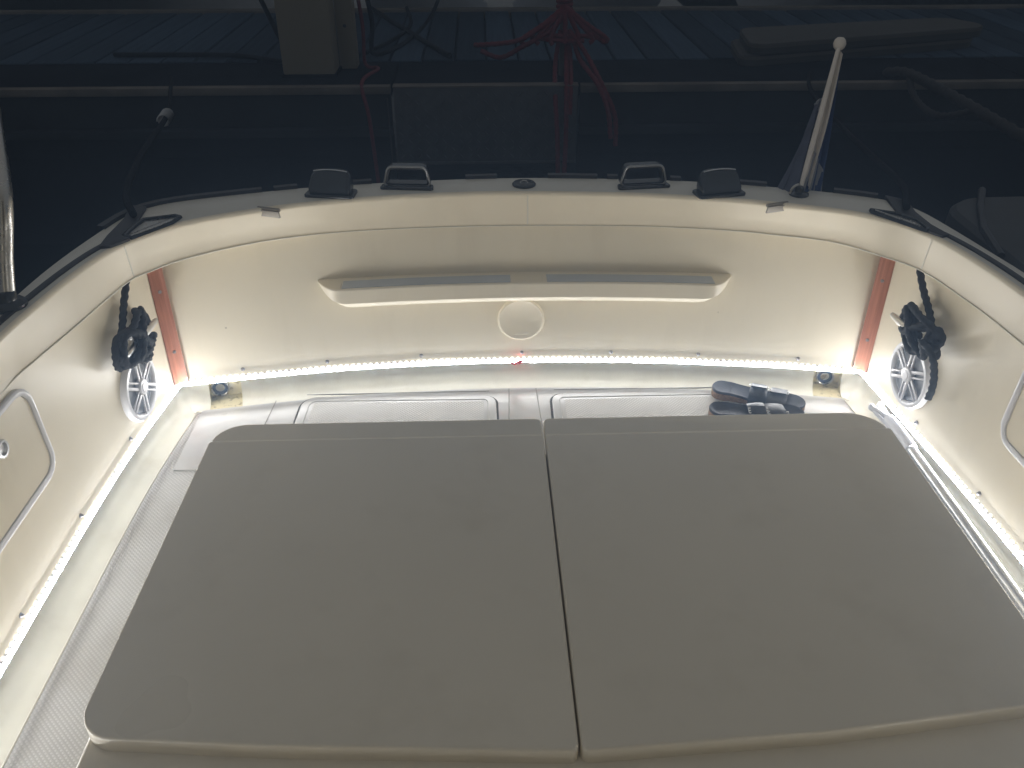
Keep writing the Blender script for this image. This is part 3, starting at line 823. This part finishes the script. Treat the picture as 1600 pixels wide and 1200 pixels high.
# unseen cabin front behind the viewer, sized to bounce strip light
bh = MB()
bh.box((-.93, -.26, -.02), (-.28, -.20, 2.0), bev=.008); bh.box((.42, -.26, -.02), (1.16, -.20, 2.0), bev=.008); bh.box((-.279, -.26, 1.86), (.419, -.20, 2.0), bev=.008)
cb = bpart(bh, 'cabin_bulkhead', M['gelcoat'])
ci = MB().grid([[(x, y, z) for x, z in ((-.279, -.02), (-.279, 1.86), (.419, 1.86), (.419, -.02))] for y in (-.262, -2.2)], cv=True)
ci.add([(-.279, -2.2, -.02), (-.279, -2.2, 1.86), (.419, -2.2, 1.86), (.419, -2.2, -.02)], [(0, 1, 2, 3)])
bsub(ci, 'cabin_interior', M['dark_wood'], cb)  # dark, so the doorway throws little light back
bpart(MB().box((-.98, -1.0, 2.003), (1.2, -.05, 2.06), bev=.02), 'cabin_roof', M['gelcoat'])

# ------------------------------------------------------------------ engine box with two lids
eb = empty('engine_box', (.126, 1.07, 0))
tag(eb, 'low wide cream engine box with a two piece flat lid in the cockpit', 'engine box')
EO = (-.126, -1.07, 0)
body = rpoly([(-.560, .660, .045), (.10, .632, .3), (.815, .665, .045), (.805, 1.39, .06), (-.552, 1.39, .05)], 8)
o = MB().slab(body, .0, .272, .018).build('body', M['lid'], eb, ang=50); o.location = EO
def lid(corners, nm):
    ol = rpoly(corners, 8)
    g = MB().slab(ol, .272, .300, .0045)
    ob = g.build('lid', M['lid'], eb, ang=50); ob.location = EO
    bm = bmesh.new(); bm.from_mesh(ob.data)
    for k in range(12):
        y = 1.398 + .0025 * k
        bmesh.ops.bisect_plane(bm, geom=bm.verts[:] + bm.edges[:] + bm.faces[:], plane_co=(0, y, 0), plane_no=(0, 1, 0), dist=1e-6)
    for v in bm.verts:                                  # the stern margin of the lid sits a step lower
        t = min(1, max(0, (v.co.y - 1.3995) / .014)); t = t * t * (3 - 2 * t)
        if v.co.z > .285: v.co.z -= .0052 * t
    bm.to_mesh(ob.data); bm.free()
    for p in ob.data.polygons: p.use_smooth = True
    ob.data.set_sharp_from_angle(angle=radians(50))
    return ob
lid([(-.562, .738, .055), (-.30, .716, .3), (.1125, .694, .012), (.1112, 1.4705, .014), (-.552, 1.470, .065)], 'left')
lid([(.1158, .694, .012), (.46, .712, .3), (.818, .752, .05), (.818, 1.4705, .075), (.1148, 1.4705, .014)], 'right')

# ------------------------------------------------------------------ mooring ropes on the cleats
def rope_mesh(pts, r, step=None, m='rope', nm='mooring_rope', strands=3, pitch=None):
    P = resample(cr(pts, .004), step or r * .55)
    return MB().tube(P, r, 12, strands=strands, twist=2 * pi / (pitch or r * 7.5), amp=.17)
def loc_pts(c, n, L):
    n = Vector(n).normalized(); v = Vector((0, 0, 1)); yv = Vector((0, 1, 0)); c = Vector(c)
    return [c + yv * a + v * b2 + n * h for a, b2, h in L]
def bundle(lead, turns, seed, tail, bb=.046, dz=.004):
    rnd = random.Random(seed); L = list(lead)
    for k in range(turns):
        h0 = .018 + .024 * k / turns; eight = k % 3 != 2
        for j in range(10):
            th = pi + 2 * pi * j / 10
            A = .090 + rnd.uniform(-.016, .012) - .02 * k / turns; B = bb + rnd.uniform(-.010, .010)
            a = A * cos(th); b2 = B * (sin(2 * th) * .85 if eight else sin(th) * 1.12)
            L.append((a - .012, b2 + dz + rnd.uniform(-.006, .006), h0 + (.016 if abs(cos(th)) < .5 else 0) + rnd.uniform(-.003, .003)))
    return L + list(tail)
cL = (-.852, 1.805, .312)
wrapL = bundle([(.055, .170, .018), (.046, .140, .022), (.00, .090, .020), (-.045, .050, .022)], 5, 3, [(-.06, -.02, .044), (.01, -.035, .048), (.07, -.030, .040), (.095, -.040, .030)], .048, .012)
rl = rope_mesh(loc_pts(cL, (1, -.08, 0), wrapL), .0078).build('mooring_rope', M['rope'], ang=80)
tag(rl, 'black mooring rope bundled tightly over the cleat beside the left mahogany strip', 'rope', 'mooring ropes made fast on the side walls')
cR = (1.052, 1.772, .312)
wrapR = bundle([(.075, .165, .016), (.068, .140, .022), (.03, .10, .020), (-.03, .065, .022), (-.085, .030, .030)], 4, 11, [(-.09, .03, .060), (-.118, .005, .042), (-.122, -.045, .026), (-.120, -.085, .020), (-.112, -.115, .018)], .036, .022)
rr = rope_mesh(loc_pts(cR, (-1, -.08, 0), wrapR), .0078).build('mooring_rope', M['rope'], ang=80)
tag(rr, 'black mooring rope looped on the cleat with a loose tail hanging past the right speaker', 'rope', 'mooring ropes made fast on the side walls')

# stern lines from the hawse holes to the dock, each with a coiled snubber
def coil(c, d, R, turns, L):
    c = Vector(c); d = Vector(d).normalized(); u = d.cross(Vector((0, 0, 1))).normalized(); v = d.cross(u)
    return [tuple(c + d * (L * t / (turns * 12)) + (u * cos(2 * pi * t / 12) + v * sin(2 * pi * t / 12)) * R) for t in range(turns * 12 + 1)]
for pts, lab in (([(-.80, 1.90, .585), (-.862, 2.04, .588), (-.965, 2.45, .555), (-1.128, 3.18, .475), (-1.30, 3.75, .42), (-1.44, 4.2, .37)], 'black stern line with coil spring running from the left hull corner to the dock'),
                 ([(.985, 1.885, .585), (1.035, 2.04, .588), (1.10, 2.45, .555), (1.24, 3.18, .49), (1.40, 3.75, .42), (1.56, 4.2, .37)], 'black stern line with coil spring running behind the flag to the dock')):
    t = MB().tube(resample(cr(pts, .02), .02), .0085, 10).build('stern_line', M['line'])
    tag(t, lab, 'rope', 'stern lines tying the boat to the dock')
    a, b2 = Vector(pts[3]), Vector(pts[2]); d = (b2 - a).normalized()
    MB().tube(coil(a, d, .019, 6, .17), .0032, 8).build('snubber_spring', M['dull_steel'], t)

# ------------------------------------------------------------------ boat hook lying along the right side
hk = empty('boat_hook', (1.03, 1.4, .03))
tag(hk, 'aluminium boat hook lying along the right wall beside the engine box', 'boat hook')
HO = (-1.03, -1.4, -.03)
axis = [(1.0345, 1.683, .048), (1.036, 1.395, .048), (1.036, 1.129, .048), (1.035, .66, .047), (1.034, .30, .046)]
o = MB().tube(axis, .0125, 20).build('pole', M['alu'], hk); o.location = HO
o = MB().tube(cr([(1.0345, 1.660, .048), (1.0345, 1.72, .048), (1.0335, 1.755, .048), (1.031, 1.79, .047)], .01), [.0165] * 6 + [.015] * 2 + [.0115] * 4 if 0 else .0158, 18).build('ferrule', M['white'], hk); o.location = HO
hd = MB()
hd.tube(cr([(1.032, 1.785, .048), (1.0325, 1.815, .047), (1.035, 1.842, .045), (1.036, 1.856, .044)], .006), .0092, 12)
hd.tube(cr([(1.031, 1.80, .048), (1.022, 1.815, .050), (1.013, 1.826, .052), (1.006, 1.838, .050)], .004), .0075, 12)
hd.tube(cr([(1.007, 1.842, .052), (1.010, 1.822, .048), (1.017, 1.797, .044), (1.023, 1.778, .042)], .004), .0055, 12)
hd.lathe([(.001, -.012), (.008, -.010), (.011, 0), (.008, .010), (.001, .012)], 16, Matrix.Translation((1.036, 1.856, .044)))
hd.lathe([(.001, -.009), (.0065, -.007), (.0085, 0), (.0065, .007), (.001, .009)], 16, Matrix.Translation((1.006, 1.843, .052)))
o = hd.build('hook_head', M['white'], hk); o.location = HO

# ------------------------------------------------------------------ sandals on the stern deck
def sandal(origin, ang, mir, lab):
    mx = Matrix.Translation(origin) @ Matrix.Rotation(ang, 4, 'Z')
    if mir: mx = mx @ Matrix.Scale(-1, 4, (0, 1, 0))
    root = empty('sandal', mx=mx)
    tag(root, lab, 'sandal', 'pair of navy sandals on the stern deck')
    L = .250
    def half(t):                                        # (inner, outer) half widths along the foot, t 0 heel .. 1 toe
        w0 = .034 + .013 * sin(pi * min(1, max(0, (t - .30) / .9))) ** 1 if t > .3 else .034 - .006 * sin(pi * t / .3) * 0
        k = 1.0
        if t < .10: k = sqrt(max(0, 1 - ((.10 - t) / .10) ** 2))
        if t > .80: k = sqrt(max(0, 1 - ((t - .80) / .20) ** 2))
        a = (.032 + .012 * max(0, min(1, (t - .35) / .4))) * k
        b2 = (.032 + .010 * max(0, min(1, (t - .25) / .4)) - .006 * max(0, sin(pi * (t - .15) / .5)) * (1 if .15 < t < .65 else 0)) * k
        return a, b2
    ts = [0, .004, .015, .03, .05, .075, .10, .15, .2, .3, .4, .5, .6, .7, .78, .84, .89, .93, .96, .98, .993, 1]
    def outline(ins=0):
        up, dn = [], []
        for t in ts:
            a, b2 = half(t); x = t * L + (ins if t < .2 else -ins if t > .85 else 0) * (1 if t in (0, 1) else .9)
            up.append((x, max(0, a - ins), t)); dn.append((x, -max(0, b2 - ins), t))
        return dn + up[::-1][1:-1] if 0 else dn[:-1] + [dn[-1]] + up[::-1][1:-1]
    def z_top(t): return .030 - .012 * max(0, min(1, (t - .2) / .35)) + .005 * max(0, (t - .8) / .2)
    def rowz(ins, fz): return [(x, y, fz(t)) for x, y, t in outline(ins)]
    g = MB().grid([rowz(.004, lambda t: 0), rowz(.001, lambda t: .002), rowz(0, lambda t: .006)], cv=True)
    k = len(outline()); g.f.append(tuple(range(k))[::-1]); g.f.append(tuple(2 * k + j for j in range(k)))
    g.build('outsole', M['navy'], root, ang=50)
    g = MB().grid([rowz(.001, lambda t: .0062), rowz(0, lambda t: .012), rowz(.0005, lambda t: z_top(t) - .004)], cv=True)
    g.build('cork_sole', M['cork'], root, ang=50)
    g = MB().grid([rowz(.0005, lambda t: z_top(t) - .004), rowz(.0, lambda t: z_top(t)), rowz(.002, lambda t: z_top(t) + .003), rowz(.007, lambda t: z_top(t) + .001), rowz(.016, lambda t: z_top(t) - .002)], cv=True)
    n0 = len(g.v) - k; ri = list(range(n0, n0 + k)); h = len(ts)
    for i in range(h - 1):                              # close the foot bed with cross strips
        a, b2 = ri[i], ri[i + 1]; c = ri[(-i) % k]; d = ri[(-(i + 1)) % k]
        f = [a, b2]; f += [d] if d not in f else []; f += [c] if c not in f else []
        if len(f) >= 3: g.f.append(tuple(f))
    g.build('footbed', M['footbed'], root, ang=60)
    for t0, t1, hh, sk in ((.40, .585, .041, .0), (.60, .80, .033, .02)):
        rows = []
        for t in [t0 + (t1 - t0) * i / 6 for i in range(7)]:
            a, b2 = half(t); edge = 1 - .10 * (abs((t - (t0 + t1) / 2) / (t1 - t0) * 2) ** 3)
            rows.append([(t * L + sk * .4 * (q - .5), -(b2 + .003) + (a + b2 + .006) * (.5 - .5 * cos(pi * q)), .010 + (hh * edge - .010) * sin(pi * q) ** .62) for q in [i / 18 for i in range(19)]])
        inn = [[(x, y * .94, z - .0028) for x, y, z in r] for r in rows]
        g = MB().grid(rows); g.grid(inn)
        g.grid([rows[0], inn[0]]); g.grid([rows[-1], inn[-1]])
        st2 = g.build('strap', M['navy'], root, ang=60)
        tm = (t0 + t1) / 2; r = rows[3]
        p = Vector(r[12]); tng = (Vector(r[14]) - Vector(r[10])).normalized(); nr = Vector((1, 0, 0)).cross(tng).normalized()
        if nr.z < 0: nr = -nr
        bmx = frame(p + nr * .002, (1, 0, 0), tng, Vector((1, 0, 0)).cross(tng))
        w2 = (t1 - t0) * L / 2 + .002
        P = [(-w2, -.008, .0), (w2, -.008, .0), (w2, .008, .0), (-w2, .008, .0), (-w2, -.008, .0)]
        MB().tube([bmx @ Vector(q) for q in P], .0016, 6).tube([bmx @ Vector((-w2, 0, .0)), bmx @ Vector((w2, 0, .0))], .0013, 6).build('buckle', M['alu'], st2)
        MB().box((-w2 * .8, -.016, -.001), (w2 * .8, .02, .0018), bmx, bev=.0008).build('strap_end', M['navy'], st2)
    return root
sandal((.622, 1.990, .004), radians(-21), False, 'navy two strap sandal nearer the stern wall, fully in view')
sandal((.585, 1.868, .010), radians(-4), True, 'navy two strap sandal half hidden behind the engine box lid')

# ------------------------------------------------------------------ flag on its staff
fs = empty('flag_staff', (.774, 2.012, .571))
tag(fs, 'white flag staff with furled blue and white flag on the stern rail', 'flag')
FO = (-.774, -2.012, -.571)
b0, b1 = Vector((.774, 2.012, .571)), Vector((.902, 2.258, .878))
S = lambda t: b0.lerp(b1, t)
o = MB().tube([S(t) for t in (0, .05, .12, .3, .6, .96)], [.0042, .005, .0060, .0068, .0064, .0052], 14).build('staff', M['pole_white'], fs); o.location = FO
o = MB().lathe([(.001, -.016), (.008, -.0145), (.0135, -.009), (.016, 0), (.0135, .009), (.008, .0145), (.001, .016)], 24, Matrix.Translation(S(.99))).build('finial', M['pole_white'], fs); o.location = FO
o = MB().lathe([(.024, 0), (.024, .004), (.012, .008), (.010, .020), (.006, .022)], 20, Matrix.Translation(b0)).build('socket', M['black_gloss'], fs); o.location = FO
o = MB().tube(cr([(.745, 1.998, .580), (.752, 1.998, .596), (.765, 2.004, .600), (.772, 2.010, .592)], .005), .003, 8).build('pin', M['steel'], fs); o.location = FO
def cloth(t0, t1, w0, w1, side, m, drop=0.0, seedy=0.0, back=0.0):
    rows = []
    for i in range(25):
        f = i / 24; t = t0 + (t1 - t0) * f; c = S(t); wd = w0 + (w1 - w0) * f
        row = []
        for k in range(13):
            q = k / 12
            fold = .012 * sin(q * 9 + seedy + f * 2.0) * q + .004 * sin(q * 21 + f * 5)
            row.append((c.x + side * wd * q + side * .006, c.y + .008 + fold + back * q, c.z - drop * q * (1 + .25 * sin(3 * f)) - .03 * q * f))
        rows.append(row)
    ob = MB().grid(rows).build('flag_cloth', m, fs, ang=80); ob.location = FO
    so_ = ob.modifiers.new('thickness', 'SOLIDIFY'); so_.thickness = .0012
    return ob
cloth(.97, .02, .012, .046, 1, M['flag_blue'], .05, .3)
cloth(.30, .02, .040, .062, 1, M['flag_white'], .06, 1.6, .012)
cloth(.62, .02, .006, .066, -1, M['flag_red'], .03, 2.2, .012)
cloth(.95, .14, .008, .011, .8, M['pole_white'], .008, .8, -.012)

# ------------------------------------------------------------------ things on the dock
pd = empty('power_pedestal', (-.815, 4.36, DZ))
tag(pd, 'tall beige power pedestal standing at the dock edge', 'pedestal')
MB().box((-.122, -.085, .012), (.122, .085, 1.05), bev=.008).build('cabinet', M['pedestal'], pd)
MB().box((-.130, -.092, 0), (.130, .092, .014), bev=.003).build('foot_plate', M['plank_dark'], pd)
MB().box((-.13, -.095, 1.05), (.13, .095, 1.10), bev=.02).build('hood', M['pedestal'], pd)
MB().box((-.10, -.0885, .40), (.10, -.084, .95), bev=.002).build('socket_panel', M['grey_pad'], pd)
p2 = empty('junction_box', (-.652, 4.50, DZ))
tag(p2, 'slim beige junction post just right of the wide pedestal', 'post')
MB().box((-.042, -.05, 0), (.042, .05, .62), bev=.005).build('post_body', M['pedestal'], p2)
MB().lathe([(.008, 0), (.008, .004), (.001, .006)], 12, frame((.0, -.05, .20), (1, 0, 0), (0, 0, 1), (0, -1, 0))).build('lock', M['black'], p2)
def line(nm, pts, r, m, lab, cat, grp=None, rope=False):
    P = resample(cr(pts, .02), max(.012, r * .8))
    g = MB().tube(P, r, 10, strands=3 if rope else 0, twist=2 * pi / (r * 8), amp=.15)
    o = g.build(nm, M[m], ang=80); tag(o, lab, cat, grp); return o
line('power_cable', [(-.60, 4.44, .98), (-.585, 4.43, .78), (-.565, 4.44, .55), (-.57, 4.46, .37), (-.50, 4.40, .362), (-.55, 4.12, .36), (-.52, 4.04, .22), (-.50, 4.03, -.1)], .009, 'red_rope', 'thin red cable hanging down beside the slim junction post', 'cable')
line('power_cable', [(-.66, 4.55, 1.0), (-.58, 4.56, .80), (-.54, 4.62, .55), (-.55, 4.70, .37), (-.40, 5.1, .365), (-.30, 6.0, .37), (-.2, 6.6, .6)], .012, 'cable', 'black cable curving from the junction post across the planks', 'cable')
line('power_cable', [(-.93, 4.47, 1.0), (-1.12, 4.7, .78), (-1.02, 4.62, .50), (-.955, 4.56, .37), (-1.3, 4.72, .365), (-1.9, 4.75, .365)], .012, 'cable', 'black cable draped on the left of the wide pedestal', 'cable')
line('dock_rope', [(-.72, 6.13, .375), (-.55, 5.7, .365), (-.33, 5.1, .366), (-.16, 4.66, .366)], .014, 'cable', 'dark rope lying diagonally over the dock planks', 'rope')
line('dock_rope', [(-.60, 4.72, .372), (-.50, 5.05, .365), (-.42, 5.55, .365), (-.48, 6.12, .375)], .011, 'cable', 'dark rope lying curved on the planks beside the red cable', 'rope')

mp = empty('mooring_post', (.392, 4.30, -.9))
tag(mp, 'slender grey mooring post standing at the middle of the dock edge', 'post')
MB().tube([(0, 0, 0), (0, -.005, 2.6)], .020, 16).build('shaft', M['post'], mp)
MB().lathe([(.021, 0), (.021, .02), (.012, .03), (.001, .032)], 16, Matrix.Translation((0, -.005, 2.6))).build('post_cap', M['post'], mp)
X, Y = .392, 4.30
hank = [[(X, Y - .03, .66), (X + .06, Y - .05, .60), (X + .15, Y - .06, .53), (X + .20, Y - .05, .50)],
        [(X - .005, Y - .035, .64), (X - .10, Y - .06, .58), (X - .22, Y - .08, .52), (X - .36, Y - .06, .50), (X - .42, Y - .02, .49)],
        [(X, Y - .04, .62), (X - .08, Y - .06, .55), (X - .2, Y - .07, .49), (X - .30, Y - .05, .44), (X - .40, Y - .03, .47)],
        [(X - .12, Y - .05, .545), (X - .02, Y - .06, .535), (X + .08, Y - .06, .535), (X + .16, Y - .06, .525)],
        [(X - .16, Y - .05, .53), (X - .02, Y - .065, .515), (X + .10, Y - .065, .515)],
        [(X - .02, Y - .05, .56), (X - .04, Y - .06, .42), (X - .05, Y - .22, .30), (X - .04, Y - .27, .12), (X - .03, Y - .28, -.15)],
        [(X + .01, Y - .05, .56), (X + .01, Y - .06, .44), (X + .0, Y - .22, .34), (X + .0, Y - .27, .1), (X - .01, Y - .30, -.2)],
        [(X + .03, Y - .05, .55), (X + .07, Y - .08, .44), (X + .14, Y - .22, .36), (X + .19, Y - .27, .25), (X + .21, Y - .28, .12)],
        [(X + .02, Y - .05, .56), (X + .10, Y - .10, .46), (X + .17, Y - .22, .34), (X + .225, Y - .27, .22), (X + .235, Y - .28, .08)],
        [(X + .02, Y - .04, .52), (X + .03, Y - .06, .42), (X + .02, Y - .22, .34), (X + .015, Y - .26, .22)]]
for k in range(7):
    f = k / 6 - .5
    hank.append([(X + .01 * f, Y - .035, .655), (X + .20 * f, Y - .055, .60 - .03 * abs(f)), (X + .40 * f, Y - .065, .53 - .02 * abs(f)), (X + .34 * f, Y - .07, .50 + .02 * f)])
g = MB()
for h in hank:
    P = resample(cr(h, .01), .012); g.tube(P, .011, 9, strands=3, twist=2 * pi / .09, amp=.15)
for k in range(4):
    g.tube([(X + .030 * cos(a), Y + .030 * sin(a), .60 + .022 * k + .02 * a / 6.3) for a in [i * pi / 8 for i in range(17)]], .011, 9)
o = g.build('rope_hank', M['red_rope'], ang=80)
tag(o, 'tangled dull red rope hung round the slender mooring post', 'rope')

# tread plate hanging at the dock edge
tp = empty('tread_plate', (.02, 4.09, .2))
tag(tp, 'dark diamond tread plate hanging over the middle of the dock edge', 'plate')
MB().box((-.425, -.012, -.20), (.425, .0, .145), bev=.002).build('plate', M['tread'], tp)
MB().box((-.428, -.015, .1455), (.428, .045, .152), bev=.0015).build('folded_edge', M['dock_edge'], tp)
MB().box((-.428, -.019, -.212), (.428, .0, -.2005), bev=.002).build('bottom_rail', M['tread'], tp)
g = MB()
for i in range(21):
    for j in range(9):
        mx = Matrix.Translation((-.40 + i * .04 , -.012, -.175 + j * .036)) @ Matrix.Rotation(radians(45 if (i + j) % 2 else -45), 4, 'Y')
        g.add([(-.014, 0, -.003), (0, 0, -.005), (.014, 0, -.003), (.014, 0, .003), (0, 0, .005), (-.014, 0, .003), (-.008, -.0035, 0), (.008, -.0035, 0)],
              [(0, 1, 6), (1, 7, 6), (1, 2, 7), (2, 3, 7), (3, 4, 7), (4, 6, 7), (4, 5, 6), (5, 0, 6)], mx)
g.build('tread_bar', M['tread'], tp, kind='stuff')
line('hanging_cord', [(-.435, 4.07, .30), (-.434, 4.065, .2), (-.43, 4.06, .08), (-.432, 4.06, -.02)], .004, 'pale_rope', 'thin pale cord hanging beside the left edge of the tread plate', 'cord')

# stacked pale boards on the right of the dock
def board(zc, shift, lab):
    ol = rpoly([(1.30 + shift, 4.40, .06), (2.75 + shift, 4.86, .12), (2.62 + shift, 5.15, .12), (1.36 + shift, 4.86, .10)], 6)
    cx, cy = 2.0 + shift, 4.8
    rt = MB().slab([(x - cx, y - cy) for x, y in ol], 0, .050, .010).build('dock_board', M['board'], None, loc=(cx, cy, zc))
    tag(rt, lab, 'board', 'pale boards stacked on the dock')
    lip = inset(ol, -.003); g = MB().grid([[(x - cx, y - cy, .030) for x, y in lip], [(x - cx, y - cy, .046) for x, y in lip]], cv=True)
    g.build('edge_band', M['board_edge'], rt)
board(DZ + .002, -.02, 'pale rounded board lying on the dock, lower of the two stacked right of the flag')
board(DZ + .058, .02, 'pale rounded board on top of another one, right of the flag')

line('mooring_rope', [(1.93, 4.20, .37), (1.96, 4.03, .40), (2.0, 3.62, .385), (2.04, 3.24, .36), (2.08, 2.95, .34)], .022, 'pale_rope', 'thick greyish rope slanting down to the neighbouring boat at the right edge', 'rope', None, True)
line('mooring_rope', [(1.96, 4.03, .39), (1.93, 3.85, .33), (1.95, 3.66, .31), (2.0, 3.5, .37)], .014, 'pale_rope', 'short loose rope end hanging under the thick grey rope', 'rope', None, True)

# ------------------------------------------------------------------ neighbouring boat alongside
nb = empty('neighbour_boat', (2.3, 1.4, 0))
tag(nb, 'dim grey neighbouring boat lying alongside beyond the right rail', 'boat')
NO = (-2.3, -1.4, 0)
ol = rpoly([(1.44, -1.5, .1), (3.6, -1.5, .1), (3.6, 2.78, .3), (1.50, 2.72, .17)], 8)
g = MB().grid([[(x, y, -.6) for x, y in inset(ol, .12)], [(x, y, .0) for x, y in inset(ol, .02)], [(x, y, .24) for x, y in ol], [(x, y, .285) for x, y in inset(ol, .004)], [(x, y, .30) for x, y in inset(ol, .02)]], cv=True)
g.f.append(tuple(len(g.v) - len(ol) + j for j in range(len(ol))))
o = g.build('hull', M['neighbour'], nb); o.location = NO
o = MB().tube([(1.47, 2.22, .305), (1.52, 2.42, .306), (1.60, 2.60, .306), (1.69, 2.765, .303)], .012, 8).build('rubber_joint', M['black'], nb); o.location = NO
ol2 = rpoly([(1.57, -1.2, .1), (3.4, -1.2, .1), (3.4, 2.62, .12), (1.82, 2.60, .22), (1.57, 2.2, .2)], 8)
o = MB().slab(ol2, .298, .37, .03).build('deck_cover', M['neighbour'], nb); o.location = NO

# ------------------------------------------------------------------ boats moored on the far side of the dock
def far_boat(x, yb, wdt, col, lab, stern=True):
    rt = empty('moored_boat', (x, yb, -.4))
    tag(rt, lab, 'boat', 'boats moored on the far side of the dock')
    rows = []
    for i in range(14):
        f = i / 13; y = .06 + 5.0 * f
        half = wdt * (.95 + .05 * sin(f * 3)) if stern else wdt * (sin(min(1, f * 2.2) * pi / 2) ** .75) if f else .02  # sterns kept broad to close gaps where pale haze shows
        z1 = 1.35 - .25 * f
        rows.append([(s * half * k, y - q, z) for s, k, z, q in ((-1, 1.0, z1, .30 * (1 - f)), (-1, .88, .75, .12 * (1 - f)), (-1, .6, .25, .0), (0, 0, -.1, -.1), (1, .6, .25, 0), (1, .88, .75, .12 * (1 - f)), (1, 1.0, z1, .30 * (1 - f)))])
    MB().grid(rows).build('hull', M[col], rt, ang=60)
    MB().grid([[(r[0][0] * .98, r[0][1], r[0][2] - .02), (0, r[0][1], r[0][2] + .05), (r[-1][0] * .98, r[-1][1], r[-1][2] - .02)] for r in rows]).build('deck', M['hull_dark'], rt, ang=60)
    MB().box((-.5, 1.8, 1.1), (.5, 3.8, 1.75), bev=.15, seg=3).build('cabin', M[col], rt)
far_boat(-4.95, 6.62, 1.25, 'hull_dark', 'added dark boat stern beyond the dock, outermost at the left')  # added to block the pale haze at the left
far_boat(-2.35, 6.58, 1.25, 'hull_dark', 'dark boat stern beyond the dock behind the beige pedestal')
far_boat(.25, 6.50, 1.2, 'hull_far', 'blue grey boat stern beyond the dock behind the slender mooring post')
far_boat(2.85, 6.6, 1.25, 'hull_dark', 'dark boat stern beyond the dock behind the stacked boards')
far_boat(5.45, 6.6, 1.25, 'hull_dark', 'added dark boat stern beyond the dock, outermost at the right')  # added to block the pale haze at the right

# ------------------------------------------------------------------ haze: added bluish volume imitating lens glare round the strip
if HAZE_DENSITY > 0:
    hz = MB().box((-20, -10, -1.6), (20, 22, 4.2)).build('haze', M['gap'])
    hz.data.materials.clear()
    m = bpy.data.materials.new('glare_haze'); m.use_nodes = True
    nt = m.node_tree; nt.nodes.remove(nt.nodes['Principled BSDF'])
    v = nt.nodes.new('ShaderNodeVolumePrincipled')
    v.inputs['Color'].default_value = (0.50, 0.70, 1.0, 1)
    v.inputs['Density'].default_value = HAZE_DENSITY
    v.inputs['Anisotropy'].default_value = 0.75
    nt.links.new(v.outputs['Volume'], nt.nodes['Material Output'].inputs['Volume'])
    hz.data.materials.append(m)
    tag(hz, kind='stuff')
